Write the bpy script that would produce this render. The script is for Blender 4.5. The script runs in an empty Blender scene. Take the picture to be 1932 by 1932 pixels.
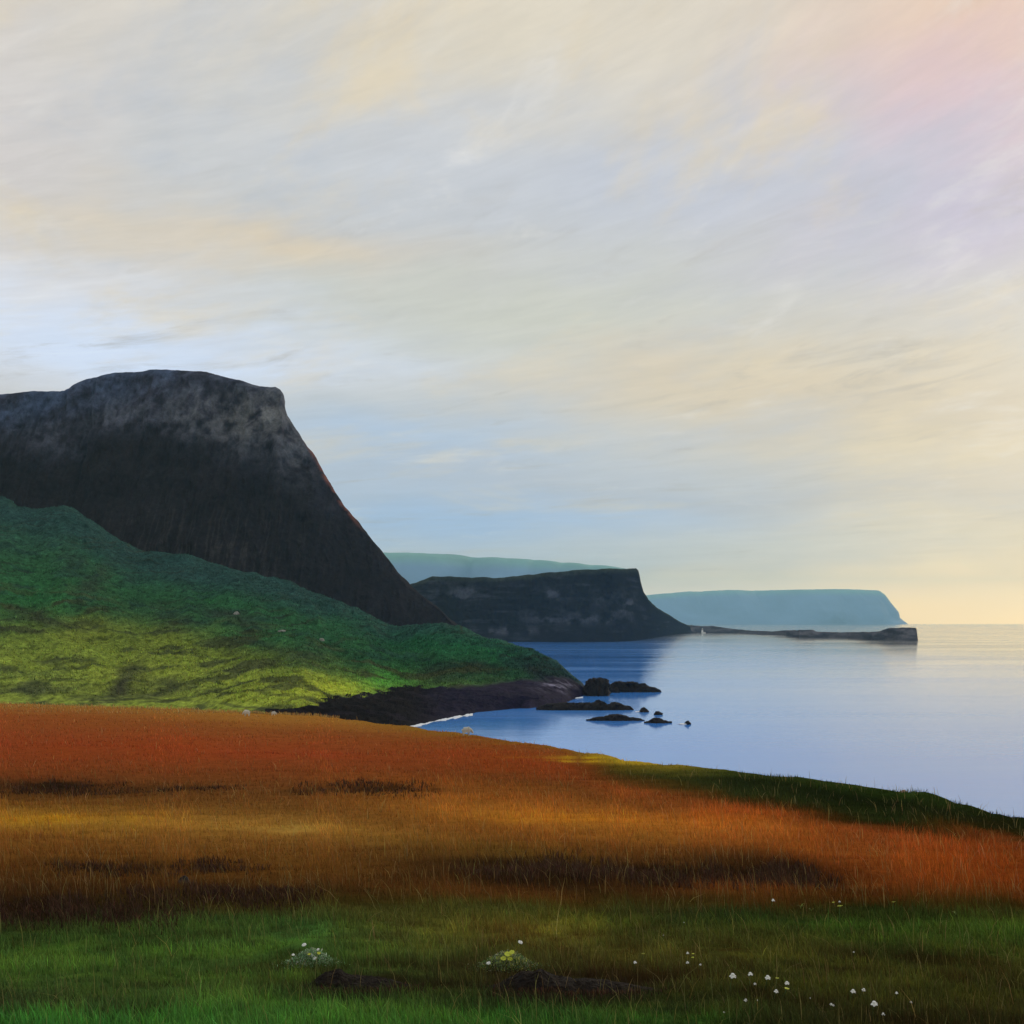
import bpy, bmesh, math, random
import numpy as np
from mathutils import Vector

rng = np.random.default_rng(7)
random.seed(7)
S = bpy.context.scene
COL = S.collection

# ------------------------------------------------------------------ camera geometry of the place
H = 25.0          # eye height above the sea (m)
F = 2332.0        # focal length for a 1932-wide picture
HZ = 1175.0       # line of the horizon

def W(u, v, d):
    u, v, d = np.asarray(u, float), np.asarray(v, float), np.asarray(d, float)
    return np.stack(np.broadcast_arrays((u-966.)/F*d, d, H-(v-HZ)/F*d), -1)

def uv_of(x, y, z):
    return 966+F*x/np.maximum(y, .01), HZ+F*(H-z)/np.maximum(y, .01)

def lin(c):
    c = np.asarray(c, float)/255.
    return np.where(c <= .04045, c/12.92, ((c+.055)/1.055)**2.4)

def sstep(a, b, x):
    t = np.clip((x-a)/(b-a), 0, 1)
    return t*t*(3-2*t)

# ------------------------------------------------------------------ noise
def _hash(ix, iy, iz, seed):
    h = (ix*374761393 + iy*668265263 + iz*2147483647 + seed*974634777) & 0xFFFFFFFF
    h = ((h ^ (h >> 13))*1274126177) & 0xFFFFFFFF
    h = ((h ^ (h >> 16))*2246822519) & 0xFFFFFFFF
    return ((h ^ (h >> 15)) & 0xFFFFFF)/float(0xFFFFFF)

def vnoise(x, y, z=0., seed=0):
    x, y, z = np.broadcast_arrays(np.asarray(x, float), np.asarray(y, float), np.asarray(z, float))
    fx, fy, fz = np.floor(x), np.floor(y), np.floor(z)
    ix, iy, iz = fx.astype(np.int64), fy.astype(np.int64), fz.astype(np.int64)
    tx, ty, tz = x-fx, y-fy, z-fz
    tx, ty, tz = tx*tx*(3-2*tx), ty*ty*(3-2*ty), tz*tz*(3-2*tz)
    r = 0
    for a in (0, 1):
        for b in (0, 1):
            for c in (0, 1):
                r = r + _hash(ix+a, iy+b, iz+c, seed)*(tx if a else 1-tx)*(ty if b else 1-ty)*(tz if c else 1-tz)
    return r*2-1

def fbm(x, y, z=0., seed=0, oct=4, gain=.5):
    r, a, f, n = 0, 1., 1., 0
    for o in range(oct):
        r = r + a*vnoise(np.asarray(x)*f+17.3*o, np.asarray(y)*f-9.1*o, np.asarray(z)*f+3.7*o, seed+o)
        n += a; a *= gain; f *= 2.03
    return r/n

def ridged(x, y, z=0., seed=0, oct=4):
    r, a, f, n = 0, 1., 1., 0
    for o in range(oct):
        r = r + a*(1-2*np.abs(vnoise(np.asarray(x)*f+11.3*o, np.asarray(y)*f, np.asarray(z)*f, seed+o)))
        n += a; a *= .5; f *= 2.1
    return r/n

# ------------------------------------------------------------------ meshes
def mesh_np(name, V, Q, mat, col=None, smooth=True, parent=None, tri=False):
    V = np.ascontiguousarray(V, np.float32).reshape(-1, 3)
    Q = np.ascontiguousarray(Q, np.int32)
    k = Q.shape[1]
    me = bpy.data.meshes.new(name)
    me.vertices.add(len(V)); me.vertices.foreach_set('co', V.ravel())
    me.loops.add(Q.size); me.loops.foreach_set('vertex_index', Q.ravel())
    me.polygons.add(len(Q))
    me.polygons.foreach_set('loop_start', np.arange(0, Q.size, k, dtype=np.int32))
    try: me.polygons.foreach_set('loop_total', np.full(len(Q), k, np.int32))
    except Exception: pass
    me.polygons.foreach_set('use_smooth', np.full(len(Q), smooth))
    if col is not None:
        at = me.color_attributes.new('Col', 'FLOAT_COLOR', 'POINT')
        c = np.ones((len(V), 4), np.float32); c[:, :3] = np.asarray(col).reshape(-1, 3)
        at.data.foreach_set('color', c.ravel())
    me.update(calc_edges=True); me.validate()
    me.materials.append(mat)
    o = bpy.data.objects.new(name, me); COL.objects.link(o)
    if parent: o.parent = parent
    return o

def grid_faces(R, C):
    i = np.arange(R*C).reshape(R, C)
    return np.stack([i[:-1, :-1], i[:-1, 1:], i[1:, 1:], i[1:, :-1]], -1).reshape(-1, 4)

def bm_obj(name, bm, mat, parent=None, smooth=True):
    me = bpy.data.meshes.new(name)
    bmesh.ops.recalc_face_normals(bm, faces=bm.faces)
    for f in bm.faces: f.smooth = smooth
    bm.to_mesh(me); bm.free(); me.materials.append(mat)
    o = bpy.data.objects.new(name, me); COL.objects.link(o)
    if parent: o.parent = parent
    return o

def tag(o, label=None, cat=None, group=None, kind=None):
    if label: o['label'] = label
    if cat: o['category'] = cat
    if group: o['group'] = group
    if kind: o['kind'] = kind
    return o

def empty(name, loc, rz=0., sc=1.):
    o = bpy.data.objects.new(name, None); COL.objects.link(o)
    o.location = loc; o.rotation_euler = (0, 0, rz); o.scale = (sc, sc, sc)
    o.empty_display_size = .05
    return o

# ------------------------------------------------------------------ materials
def nodes(m):
    m.use_nodes = True
    nt = m.node_tree
    return nt, nt.nodes['Principled BSDF']

def plain(name, rgb, rough=.7, spec=.3, bump=0., bscale=20., var=0.):
    m = bpy.data.materials.new(name); nt, p = nodes(m)
    p.inputs['Base Color'].default_value = (*rgb, 1); p.inputs['Roughness'].default_value = rough
    p.inputs['Specular IOR Level'].default_value = spec
    if bump or var:
        tc = nt.nodes.new('ShaderNodeTexCoord')
        n = nt.nodes.new('ShaderNodeTexNoise'); n.inputs['Scale'].default_value = bscale; n.inputs['Detail'].default_value = 6
        nt.links.new(tc.outputs['Object'], n.inputs['Vector'])
        if bump:
            b = nt.nodes.new('ShaderNodeBump'); b.inputs['Strength'].default_value = bump; b.inputs['Distance'].default_value = .3
            nt.links.new(n.outputs['Fac'], b.inputs['Height']); nt.links.new(b.outputs['Normal'], p.inputs['Normal'])
        if var:
            mr = nt.nodes.new('ShaderNodeMapRange'); mr.inputs['From Min'].default_value = .3; mr.inputs['From Max'].default_value = .7
            mr.inputs['To Min'].default_value = 1-var; mr.inputs['To Max'].default_value = 1+var
            nt.links.new(n.outputs['Fac'], mr.inputs['Value'])
            mx = nt.nodes.new('ShaderNodeVectorMath'); mx.operation = 'SCALE'; mx.inputs[0].default_value = rgb
            nt.links.new(mr.outputs['Result'], mx.inputs['Scale']); nt.links.new(mx.outputs['Vector'], p.inputs['Base Color'])
    return m

def coloured(name, rough=.85, spec=.2, noises=((.05, .35),), bump=.4, bdist=1., bscale=.2, translucent=0.):
    """Colour comes from the mesh's own vegetation / rock / painted light map, broken up by noise in metres."""
    m = bpy.data.materials.new(name); nt, p = nodes(m)
    L = nt.links.new
    at = nt.nodes.new('ShaderNodeAttribute'); at.attribute_name = 'Col'
    geo = nt.nodes.new('ShaderNodeNewGeometry')
    c = at.outputs['Color']
    for sc, am in noises:
        n = nt.nodes.new('ShaderNodeTexNoise'); n.inputs['Scale'].default_value = sc
        n.inputs['Detail'].default_value = 8; n.inputs['Roughness'].default_value = .65
        L(geo.outputs['Position'], n.inputs['Vector'])
        mr = nt.nodes.new('ShaderNodeMapRange'); mr.inputs['From Min'].default_value = .25; mr.inputs['From Max'].default_value = .75
        mr.inputs['To Min'].default_value = 1-am; mr.inputs['To Max'].default_value = 1+am
        L(n.outputs['Fac'], mr.inputs['Value'])
        mx = nt.nodes.new('ShaderNodeVectorMath'); mx.operation = 'SCALE'
        L(c, mx.inputs[0]); L(mr.outputs['Result'], mx.inputs['Scale']); c = mx.outputs['Vector']
    L(c, p.inputs['Base Color'])
    p.inputs['Roughness'].default_value = rough; p.inputs['Specular IOR Level'].default_value = spec
    if bump:
        n = nt.nodes.new('ShaderNodeTexNoise'); n.inputs['Scale'].default_value = bscale; n.inputs['Detail'].default_value = 8
        n.inputs['Roughness'].default_value = .7
        L(geo.outputs['Position'], n.inputs['Vector'])
        b = nt.nodes.new('ShaderNodeBump'); b.inputs['Strength'].default_value = bump; b.inputs['Distance'].default_value = bdist
        L(n.outputs['Fac'], b.inputs['Height']); L(b.outputs['Normal'], p.inputs['Normal'])
    if translucent:
        t = nt.nodes.new('ShaderNodeBsdfTranslucent'); L(c, t.inputs['Color'])
        ms = nt.nodes.new('ShaderNodeMixShader'); ms.inputs[0].default_value = translucent
        L(p.outputs[0], ms.inputs[1]); L(t.outputs[0], ms.inputs[2])
        L(ms.outputs[0], nt.nodes['Material Output'].inputs['Surface'])
    return m

ALB = 1/0.62       # picture value -> base colour under this sky

# ------------------------------------------------------------------ sky + sun
SUN_AZ, SUN_EL = 32., 10.5

def build_world():
    w = bpy.data.worlds.new('World'); S.world = w; w.use_nodes = True
    nt = w.node_tree; N = nt.nodes; L = nt.links.new
    for n in list(N): N.remove(n)
    out = N.new('ShaderNodeOutputWorld'); bg = N.new('ShaderNodeBackground'); L(bg.outputs[0], out.inputs[0])
    bg.inputs['Strength'].default_value = .1

    def M(op, a, b=None, c=None, clamp=False):
        n = N.new('ShaderNodeMath'); n.operation = op; n.use_clamp = clamp
        for i, s in enumerate((a, b, c)):
            if s is None: continue
            if isinstance(s, (int, float)): n.inputs[i].default_value = s
            else: L(s, n.inputs[i])
        return n.outputs[0]

    def mix(f, a, b):
        n = N.new('ShaderNodeMix'); n.data_type = 'RGBA'
        for i, s in ((0, f), (6, a), (7, b)):
            if isinstance(s, (int, float)): n.inputs[i].default_value = s
            elif isinstance(s, tuple): n.inputs[i].default_value = (*s, 1)
            else: L(s, n.inputs[i])
        return n.outputs[2]

    def comb(a, b, c=0.):
        n = N.new('ShaderNodeCombineXYZ')
        for i, s in enumerate((a, b, c)):
            if isinstance(s, (int, float)): n.inputs[i].default_value = s
            else: L(s, n.inputs[i])
        return n.outputs[0]

    def noise(vec, scale, detail=5, rough=.55, dist=0.):
        n = N.new('ShaderNodeTexNoise'); L(vec, n.inputs['Vector'])
        n.inputs['Scale'].default_value = scale; n.inputs['Detail'].default_value = detail
        n.inputs['Roughness'].default_value = rough; n.inputs['Distortion'].default_value = dist
        return n.outputs['Fac']

    def rng_(s, a, b):
        n = N.new('ShaderNodeMapRange'); n.interpolation_type = 'SMOOTHSTEP'
        L(s, n.inputs['Value']); n.inputs['From Min'].default_value = a; n.inputs['From Max'].default_value = b
        return n.outputs['Result']

    tc = N.new('ShaderNodeTexCoord'); sp = N.new('ShaderNodeSeparateXYZ'); L(tc.outputs['Generated'], sp.inputs[0])
    az0 = M('ARCTAN2', sp.outputs[0], sp.outputs[1])
    el0 = M('ARCSINE', M('MAXIMUM', sp.outputs[2], 0.0))
    # curved cloud streaks: level near the horizon, climbing to the right higher up
    els = M('MULTIPLY', el0, M('SUBTRACT', 1., M('MULTIPLY', M('MINIMUM', M('MAXIMUM', az0, -1.), 1.), .42)))
    low = M('ADD', .5, M('MULTIPLY', 2.2, el0))                      # streaks get thinner near the horizon
    sv = comb(M('MULTIPLY', az0, 4.5), M('DIVIDE', M('MULTIPLY', els, 22.), low), 0.)
    wa = M('MULTIPLY', M('SUBTRACT', noise(sv, 1.2, 4), .5), .16)
    wb = M('MULTIPLY', M('SUBTRACT', noise(comb(M('MULTIPLY', az0, 5.), M('MULTIPLY', els, 14.), 7.3), 1.1, 4), .5), .10)
    az = M('ADD', az0, wa); el = M('MAXIMUM', M('ADD', el0, M('MULTIPLY', wb, M('MINIMUM', 1., M('MULTIPLY', el0, 7.)))), 0.)

    ramp = N.new('ShaderNodeValToRGB'); L(M('DIVIDE', el, 1.0), ramp.inputs[0])
    st = [(0.0, (222, 214, 202)), (.045, (208, 213, 218)), (.075, (186, 200, 222)), (.12, (196, 201, 208)), (.20, (208, 205, 196)),
          (.32, (203, 204, 204)), (.46, (222, 214, 200)), (1.0, (190, 200, 215))]
    cr = ramp.color_ramp
    while len(cr.elements) < len(st): cr.elements.new(.5)
    for e, (p, c) in zip(cr.elements, st): e.position = p; e.color = (*lin(c), 1)
    c = ramp.outputs[0]

    def blob(c, u, v, ru, rv, rgb, s, k=1.0):
        a = math.atan((u-966)/F); e = math.atan((HZ-v)/F*math.cos(a))
        d1 = M('DIVIDE', M('SUBTRACT', az, a), ru/F); d2 = M('DIVIDE', M('SUBTRACT', el, e), rv/F)
        q = M('ADD', M('MULTIPLY', d1, d1), M('MULTIPLY', d2, d2))
        wgt = M('MULTIPLY', M('EXPONENT', M('MULTIPLY', q, -1.)), s, clamp=True)
        return mix(wgt, c, tuple(lin(rgb)*k))
    B = [(-100, 380, 330, 420, (222, 212, 206), .8), (950, 0, 450, 150, (228, 216, 192), .8), (1900, 20, 340, 180, (240, 205, 172), .95),
         (1800, 230, 300, 140, (224, 192, 198), .95), (1820, 400, 330, 120, (198, 190, 210), .9), (1280, 330, 420, 110, (196, 200, 212), .85),
         (720, 290, 320, 90, (206, 209, 216), .6), (520, 470, 300, 55, (228, 208, 176), .85), (180, 420, 130, 60, (224, 205, 172), .5),
         (1000, 600, 420, 80, (208, 207, 188), .7), (20, 600, 330, 110, (230, 232, 240), .8, 1.05), (330, 655, 480, 62, (214, 227, 250), .92, 1.06),
         (1380, 740, 500, 95, (226, 206, 172), .9), (1750, 800, 330, 100, (214, 196, 166), .8), (760, 850, 330, 90, (178, 200, 228), .8),
         (1000, 900, 330, 40, (190, 192, 200), .6), (1500, 940, 520, 30, (180, 184, 196), .8), (880, 985, 460, 48, (164, 194, 232), .85),
         (1850, 900, 200, 40, (214, 196, 168), .6), (1930, 1015, 460, 85, (234, 213, 172), .9), (1450, 1040, 500, 35, (212, 212, 206), .8), (1330, 1095, 420, 22, (238, 224, 192), .9)]
    for b in B: c = blob(c, *b)

    # streaky sheets of thin cloud
    n1 = rng_(noise(sv, 1.0, 7, .6, .3), .50, .70)
    c = mix(M('MULTIPLY', n1, .65), c, tuple(lin((232, 213, 176))))
    n2 = rng_(noise(comb(M('ADD', M('MULTIPLY', az0, 4.), 31.), M('DIVIDE', M('MULTIPLY', els, 24.), low), 4.), 1.1, 7, .6, .3), .52, .72)
    c = mix(M('MULTIPLY', n2, .40), c, tuple(lin((182, 190, 204))))
    n3 = rng_(noise(comb(M('MULTIPLY', az0, 6.), M('DIVIDE', M('MULTIPLY', els, 60.), low), 9.), 1.4, 8, .65, .5), .54, .76)
    c = mix(M('MULTIPLY', M('MULTIPLY', n3, .55), M('SUBTRACT', 1., rng_(el0, .20, .42))), c, tuple(lin((172, 163, 150))))
    n4 = rng_(noise(comb(M('MULTIPLY', az0, 9.), M('DIVIDE', M('MULTIPLY', els, 50.), low), 19.), 1.3, 8, .65, .4), .55, .78)
    c = mix(M('MULTIPLY', n4, .45), c, tuple(lin((236, 232, 226))))
    n5 = noise(comb(M('MULTIPLY', az0, 11.), M('DIVIDE', M('MULTIPLY', els, 190.), M('ADD', low, .4)), 29.), 1.2, 6, .7, .3)
    sc5 = N.new('ShaderNodeVectorMath'); sc5.operation = 'SCALE'; L(c, sc5.inputs[0])
    L(M('ADD', .86, M('MULTIPLY', n5, .28)), sc5.inputs['Scale']); c = sc5.outputs[0]
    # the evening glow low over the sea on the right
    c = blob(c, 2000, 1165, 440, 84, (255, 208, 116), .97, 3.1)
    c = blob(c, 1480, 1140, 460, 46, (252, 226, 184), .85, 1.7)
    c = blob(c, 1700, 1150, 200, 44, (255, 208, 124), .8, 2.5)
    # physical clear sky showing thinly through the cloud
    sky = N.new('ShaderNodeTexSky'); sky.sky_type = 'NISHITA'; sky.sun_disc = False
    sky.sun_elevation = math.radians(SUN_EL); sky.sun_rotation = math.radians(SUN_AZ)
    cc = N.new('ShaderNodeVectorMath'); cc.operation = 'SCALE'; L(c, cc.inputs[0]); cc.inputs['Scale'].default_value = 10.9
    L(mix(.10, cc.outputs[0], sky.outputs[0]), bg.inputs['Color'])
    return w

build_world()
sd = bpy.data.lights.new('sun', 'SUN'); sd.energy = 1.35; sd.angle = math.radians(10); sd.color = (1, .82, .60)
so = bpy.data.objects.new('sun', sd); COL.objects.link(so)
_a, _e = math.radians(SUN_AZ), math.radians(SUN_EL)
so.rotation_euler = Vector((math.sin(_a)*math.cos(_e), math.cos(_a)*math.cos(_e), math.sin(_e))).to_track_quat('Z', 'Y').to_euler()
so.location = (200, 200, 120)

# ------------------------------------------------------------------ sea
def build_sea():
    m = bpy.data.materials.new('sea_water'); nt, p = nodes(m); N = nt.nodes; L = nt.links.new
    geo = N.new('ShaderNodeNewGeometry')
    p.inputs['IOR'].default_value = 1.33; p.inputs['Specular IOR Level'].default_value = .3
    mp = N.new('ShaderNodeMapping'); mp.inputs['Scale'].default_value = (.35, 1., 1.); mp.inputs['Rotation'].default_value = (0, 0, .12)
    L(geo.outputs['Position'], mp.inputs['Vector'])
    n1 = N.new('ShaderNodeTexNoise'); n1.inputs['Scale'].default_value = .9; n1.inputs['Detail'].default_value = 4
    n2 = N.new('ShaderNodeTexNoise'); n2.inputs['Scale'].default_value = .06; n2.inputs['Detail'].default_value = 3
    # broad slicks and wind lanes
    m3 = N.new('ShaderNodeMapping'); m3.inputs['Scale'].default_value = (.0035, .017, 1.); m3.inputs['Rotation'].default_value = (0, 0, -.10)
    L(geo.outputs['Position'], m3.inputs['Vector'])
    n3 = N.new('ShaderNodeTexNoise'); n3.inputs['Scale'].default_value = 1.; n3.inputs['Detail'].default_value = 5; n3.inputs['Distortion'].default_value = .4
    for n in (n1, n2): L(mp.outputs[0], n.inputs['Vector'])
    L(m3.outputs[0], n3.inputs['Vector'])
    r3 = N.new('ShaderNodeMapRange'); r3.inputs['From Min'].default_value = .35; r3.inputs['From Max'].default_value = .65
    r3.inputs['To Min'].default_value = .04; r3.inputs['To Max'].default_value = .13
    L(n3.outputs['Fac'], r3.inputs['Value']); L(r3.outputs[0], p.inputs['Roughness'])
    rc = N.new('ShaderNodeMapRange'); rc.data_type = 'FLOAT_VECTOR'
    rc.inputs[7].default_value = (.35, .35, .35); rc.inputs[8].default_value = (.65, .65, .65)
    rc.inputs[9].default_value = (.04, .29, .92); rc.inputs[10].default_value = (.09, .37, .97)
    cx = N.new('ShaderNodeCombineXYZ')
    for i in range(3): L(n3.outputs['Fac'], cx.inputs[i])
    L(cx.outputs[0], rc.inputs[6])
    ds = N.new('ShaderNodeVectorMath'); ds.operation = 'DISTANCE'; vm = N.new('ShaderNodeVectorMath'); vm.operation = 'MULTIPLY'; L(geo.outputs['Position'], vm.inputs[0]); vm.inputs[1].default_value = (1, .2, 0); L(vm.outputs[0], ds.inputs[0]); ds.inputs[1].default_value = (30, 180, 0)
    nd = N.new('ShaderNodeMath'); nd.operation = 'MULTIPLY_ADD'; L(n3.outputs['Fac'], nd.inputs[0]); nd.inputs[1].default_value = 120.; L(ds.outputs['Value'], nd.inputs[2])
    sh = N.new('ShaderNodeMapRange'); sh.interpolation_type = 'SMOOTHSTEP'; L(nd.outputs[0], sh.inputs['Value'])
    sh.inputs['From Min'].default_value = 110.; sh.inputs['From Max'].default_value = 520.; sh.inputs['To Min'].default_value = 0.; sh.inputs['To Max'].default_value = 1.
    mc = N.new('ShaderNodeMix'); mc.data_type = 'RGBA'; L(sh.outputs[0], mc.inputs[0]); L(rc.outputs[1], mc.inputs[6]); mc.inputs[7].default_value = (.22, .21, .19, 1)  # cream of the reflected sky put into the offshore base colour
    L(mc.outputs[2], p.inputs['Base Color'])
    ad = N.new('ShaderNodeMath'); ad.operation = 'MULTIPLY_ADD'; L(n2.outputs['Fac'], ad.inputs[0]); ad.inputs[1].default_value = 2.5; L(n1.outputs['Fac'], ad.inputs[2])
    b = N.new('ShaderNodeBump'); b.inputs['Strength'].default_value = .06; b.inputs['Distance'].default_value = .3
    L(ad.outputs[0], b.inputs['Height']); L(b.outputs['Normal'], p.inputs['Normal'])
    rad = np.concatenate([[0], np.geomspace(20, 27000, 60)])
    th = np.linspace(0, 2*math.pi, 129)
    R, T = np.meshgrid(rad, th, indexing='ij')
    V = np.stack([R*np.sin(T), R*np.cos(T), 0*R], -1)
    o = mesh_np('sea', V, grid_faces(*R.shape), m)
    tag(o, kind='structure')
build_sea()

# ------------------------------------------------------------------ land lofted between base, face and ridge lines
def cu(pts):
    a = np.array(pts, float)
    return lambda u: np.interp(u, a[:, 0], a[:, 1])

def cs(pts, w=60.):
    f = cu(pts); k = np.linspace(-1, 1, 21); g = np.exp(-3*k*k); g /= g.sum()
    return lambda u: sum(gi*f(np.asarray(u, float)+w*ki) for gi, ki in zip(g, k))

def loft(rows, counts):
    """rows: list of (C,3) arrays; counts: subdivisions between consecutive rows."""
    out = []
    for (a, b), k in zip(zip(rows[:-1], rows[1:]), counts):
        t = np.linspace(0, 1, k, endpoint=False)[:, None, None]
        out.append(a[None]*(1-t)+b[None]*t)
    out.append(rows[-1][None])
    return np.concatenate(out, 0)

def soft(V, n):
    """smooth along the rows' direction so that breaks of slope are rounded"""
    for _ in range(n):
        V[1:-1] = .25*V[:-2]+.5*V[1:-1]+.25*V[2:]
    return V

def mixc(base, c, w):
    return base*(1-w[..., None])+np.asarray(c)*w[..., None]

def patch(col, U, Vv, u, v, ru, rv, rgb, s=1., slant=0., hard=1.):
    dv = (Vv-v-slant*(U-u))/rv; du = (U-u)/ru
    w = s*np.exp(-(du*du+dv*dv)**hard)
    return mixc(col, lin(rgb)*ALB, np.clip(w, 0, 1))

# --- far plateaus across the water
far_mat = coloured('far_land', noises=((.0012, .3),), bump=.0)
def far_land(name, top, d0, uc, depth, foot, lab=None):
    u = np.linspace(uc[0], uc[1], 260); tv = cu(top)(u)
    ztop = H-(tv-HZ)/F*d0
    x = (u-966)/F
    dd = d0+0*u
    def row(k, dz): return np.stack([x*(dd+k), dd+k, dz], -1)
    rows = [row(-depth*.45, -20+0*u), row(-depth*.38, ztop*.18), row(-depth*.10, ztop*foot), row(0, ztop*.94), row(depth*.1, ztop), row(depth*.6, ztop*.97), row(depth*1.2, -20+0*u)]
    V = soft(loft(rows, [6, 20, 14, 8, 10, 8]), 2)
    x_, y_, z_ = V[..., 0], V[..., 1], V[..., 2]
    k = np.clip(z_/200, 0, 1)
    V[..., 2] += k*30*fbm(x_/900, y_/900, 0, 3, 4)
    V[..., 1] += k*700*ridged(x_/1300, z_/2500, 0, 5, 4)
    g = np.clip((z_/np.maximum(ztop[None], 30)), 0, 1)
    col = mixc(np.zeros(V.shape)+np.array([.15, .24, .38]), np.array([.19, .38, .28]), sstep(.75, .95, g))  # hazy blue of distance put into the land colour, greener on top
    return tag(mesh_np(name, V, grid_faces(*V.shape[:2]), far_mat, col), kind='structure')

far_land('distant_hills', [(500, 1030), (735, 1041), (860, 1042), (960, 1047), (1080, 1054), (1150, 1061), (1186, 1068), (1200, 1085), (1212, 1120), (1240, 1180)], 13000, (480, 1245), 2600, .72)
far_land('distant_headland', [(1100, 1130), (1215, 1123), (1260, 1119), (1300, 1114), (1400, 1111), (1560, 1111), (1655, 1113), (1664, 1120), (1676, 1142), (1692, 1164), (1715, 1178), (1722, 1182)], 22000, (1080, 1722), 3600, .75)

# --- the cliff with the low spit
rock_dark = coloured('basalt_cliff', noises=((.02, .45), (.15, .5)), bump=.8, bdist=2.5, bscale=.12, spec=0., rough=1.)
def cliff_two():
    u = np.linspace(690, 1330, 620)
    top = cu([(690, 1120), (740, 1112), (785, 1099), (815, 1087), (840, 1088), (885, 1089), (925, 1089), (960, 1087), (1000, 1084), (1060, 1077), (1110, 1073), (1160, 1072), (1200, 1072), (1205, 1076),
              (1209, 1095), (1214, 1115), (1224, 1132), (1240, 1146), (1262, 1160), (1285, 1174), (1305, 1183), (1330, 1188)])(u)
    base = cs([(690, 1208), (900, 1211), (1100, 1212), (1174, 1211), (1221, 1206.5), (1245, 1201.5), (1268, 1197.5), (1300, 1194.5), (1330, 1193.5)], 26)(u)
    db = H*F/(base-HZ)
    dt = db+cs([(690, 110), (1150, 90), (1230, 60), (1330, 25)], 50)(u)
    ztop = H-(top-HZ)/F*dt
    x = (u-966)/F
    def row(d, z): return np.stack([x*d, d, z], -1)
    apr = cs([(690, .25), (1180, .22), (1230, .4), (1330, .5)], 40)(u)
    rows = [row(db-8, -4+0*u), row(db+2, 1.5+0*u), row(db+(dt-db)*.62, ztop*apr), row(dt-6, ztop*.93), row(dt, ztop), row(dt+180, ztop*1.0), row(dt+420, -5+0*u)]
    V = soft(loft(rows, [4, 40, 70, 6, 20, 14]), 1)
    x_, y_, z_ = V[..., 0].copy(), V[..., 1].copy(), V[..., 2].copy()
    zt = np.maximum(ztop[None], 6)
    k = np.clip(z_/12, 0, 1)
    V[..., 1] += k*(11*ridged(x_/30, z_/70, y_/200, 21, 5)+3.5*fbm(x_/9, z_/5, 0, 22, 4))
    V[..., 2] += np.clip(z_/60, 0, 1)*2.2*fbm(x_/22, y_/30, 0, 24, 4)
    U, Vv = uv_of(V[..., 0], V[..., 1], V[..., 2])
    col = np.zeros(V.shape)+np.array([.009, .0078, .0095])
    st = fbm(x_/60, z_/4.5, 0, 25, 4)
    col = mixc(col, [.04, .043, .052], .8*sstep(.05, .4, st)*sstep(-.2, .3, fbm(x_/45, z_/30, 0, 27, 3)))
    for a in ((1040, 1120, 26, 16), (1130, 1128, 24, 14), (1180, 1140, 20, 25), (1030, 1165, 45, 12), (870, 1120, 35, 14), (1120, 1168, 50, 10), (960, 1190, 70, 8)):
        wv = np.exp(-((U-a[0])/a[2])**2-((Vv-a[1])/a[3])**2)*sstep(-.25, .35, fbm(x_/14, z_/9, 0, 29, 4))
        col = mixc(col, [.10, .105, .125], .8*wv)
    col = mixc(col, [.045, .055, .035], sstep(.9, .99, z_/zt)*.8)
    return tag(mesh_np('sea_cliff', V, grid_faces(*V.shape[:2]), rock_dark, col), kind='structure')
cliff_two()

spit_rock = coloured('spit_rock', noises=((.03, .35), (.2, .4)), bump=.6, bdist=1.5, bscale=.2, spec=.03)
def spit():
    u = np.linspace(1270, 1729, 700)
    top = cu([(1270, 1186), (1290, 1180), (1305, 1179.5), (1325, 1181.5), (1344, 1181), (1388, 1187), (1413, 1189.5), (1457, 1191.5), (1482, 1189.5), (1534, 1188.5), (1540, 1191.5), (1583, 1193.5), (1640, 1192.5),
              (1660, 1191), (1672, 1187.5), (1681, 1184.5), (1700, 1184), (1725, 1184.5), (1729, 1185.5)])(u)
    base = cu([(1270, 1196.5), (1300, 1194.5), (1325, 1194), (1394, 1195), (1440, 1197), (1482, 1199), (1508, 1202.5), (1560, 1203), (1600, 1203.5), (1646, 1207.5), (1690, 1208.5), (1729, 1209)])(u)
    db = H*F/(base-HZ); wid = 45+0*u
    dt = db+14
    ztop = np.maximum(H-(top-HZ)/F*dt, 1.2)
    x = (u-966)/F
    def row(d, z): return np.stack([x*d, d, z], -1)
    rows = [row(db-5, -4+0*u), row(db+2, .6+0*u), row(dt-3, ztop*.82), row(dt, ztop), row(dt+wid, ztop*.97), row(dt+wid+30, -4+0*u)]
    V = soft(loft(rows, [4, 18, 5, 10, 8]), 1)
    # close the seaward end
    c = V[:, -1].copy(); c[:, 2] = np.minimum(c[:, 2], -4); c[:, 0] += 3
    V = np.concatenate([V, c[:, None]], 1)
    x_, y_, z_ = V[..., 0].copy(), V[..., 1].copy(), V[..., 2].copy()
    k = np.clip(z_/4, 0, 1)
    V[..., 1] += k*3.5*ridged(x_/14, z_/30, 0, 31, 4)
    V[..., 2] += k*1.3*fbm(x_/11, y_/20, 0, 32, 4)
    col = np.zeros(V.shape)+np.array([.045, .040, .042])
    col = mixc(col, [.15, .135, .14], .8*sstep(-.1, .4, fbm(x_/20, z_/6, 0, 33, 4)))
    return tag(mesh_np('spit', V, grid_faces(*V.shape[:2]), spit_rock, col), kind='structure')
spit()

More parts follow.
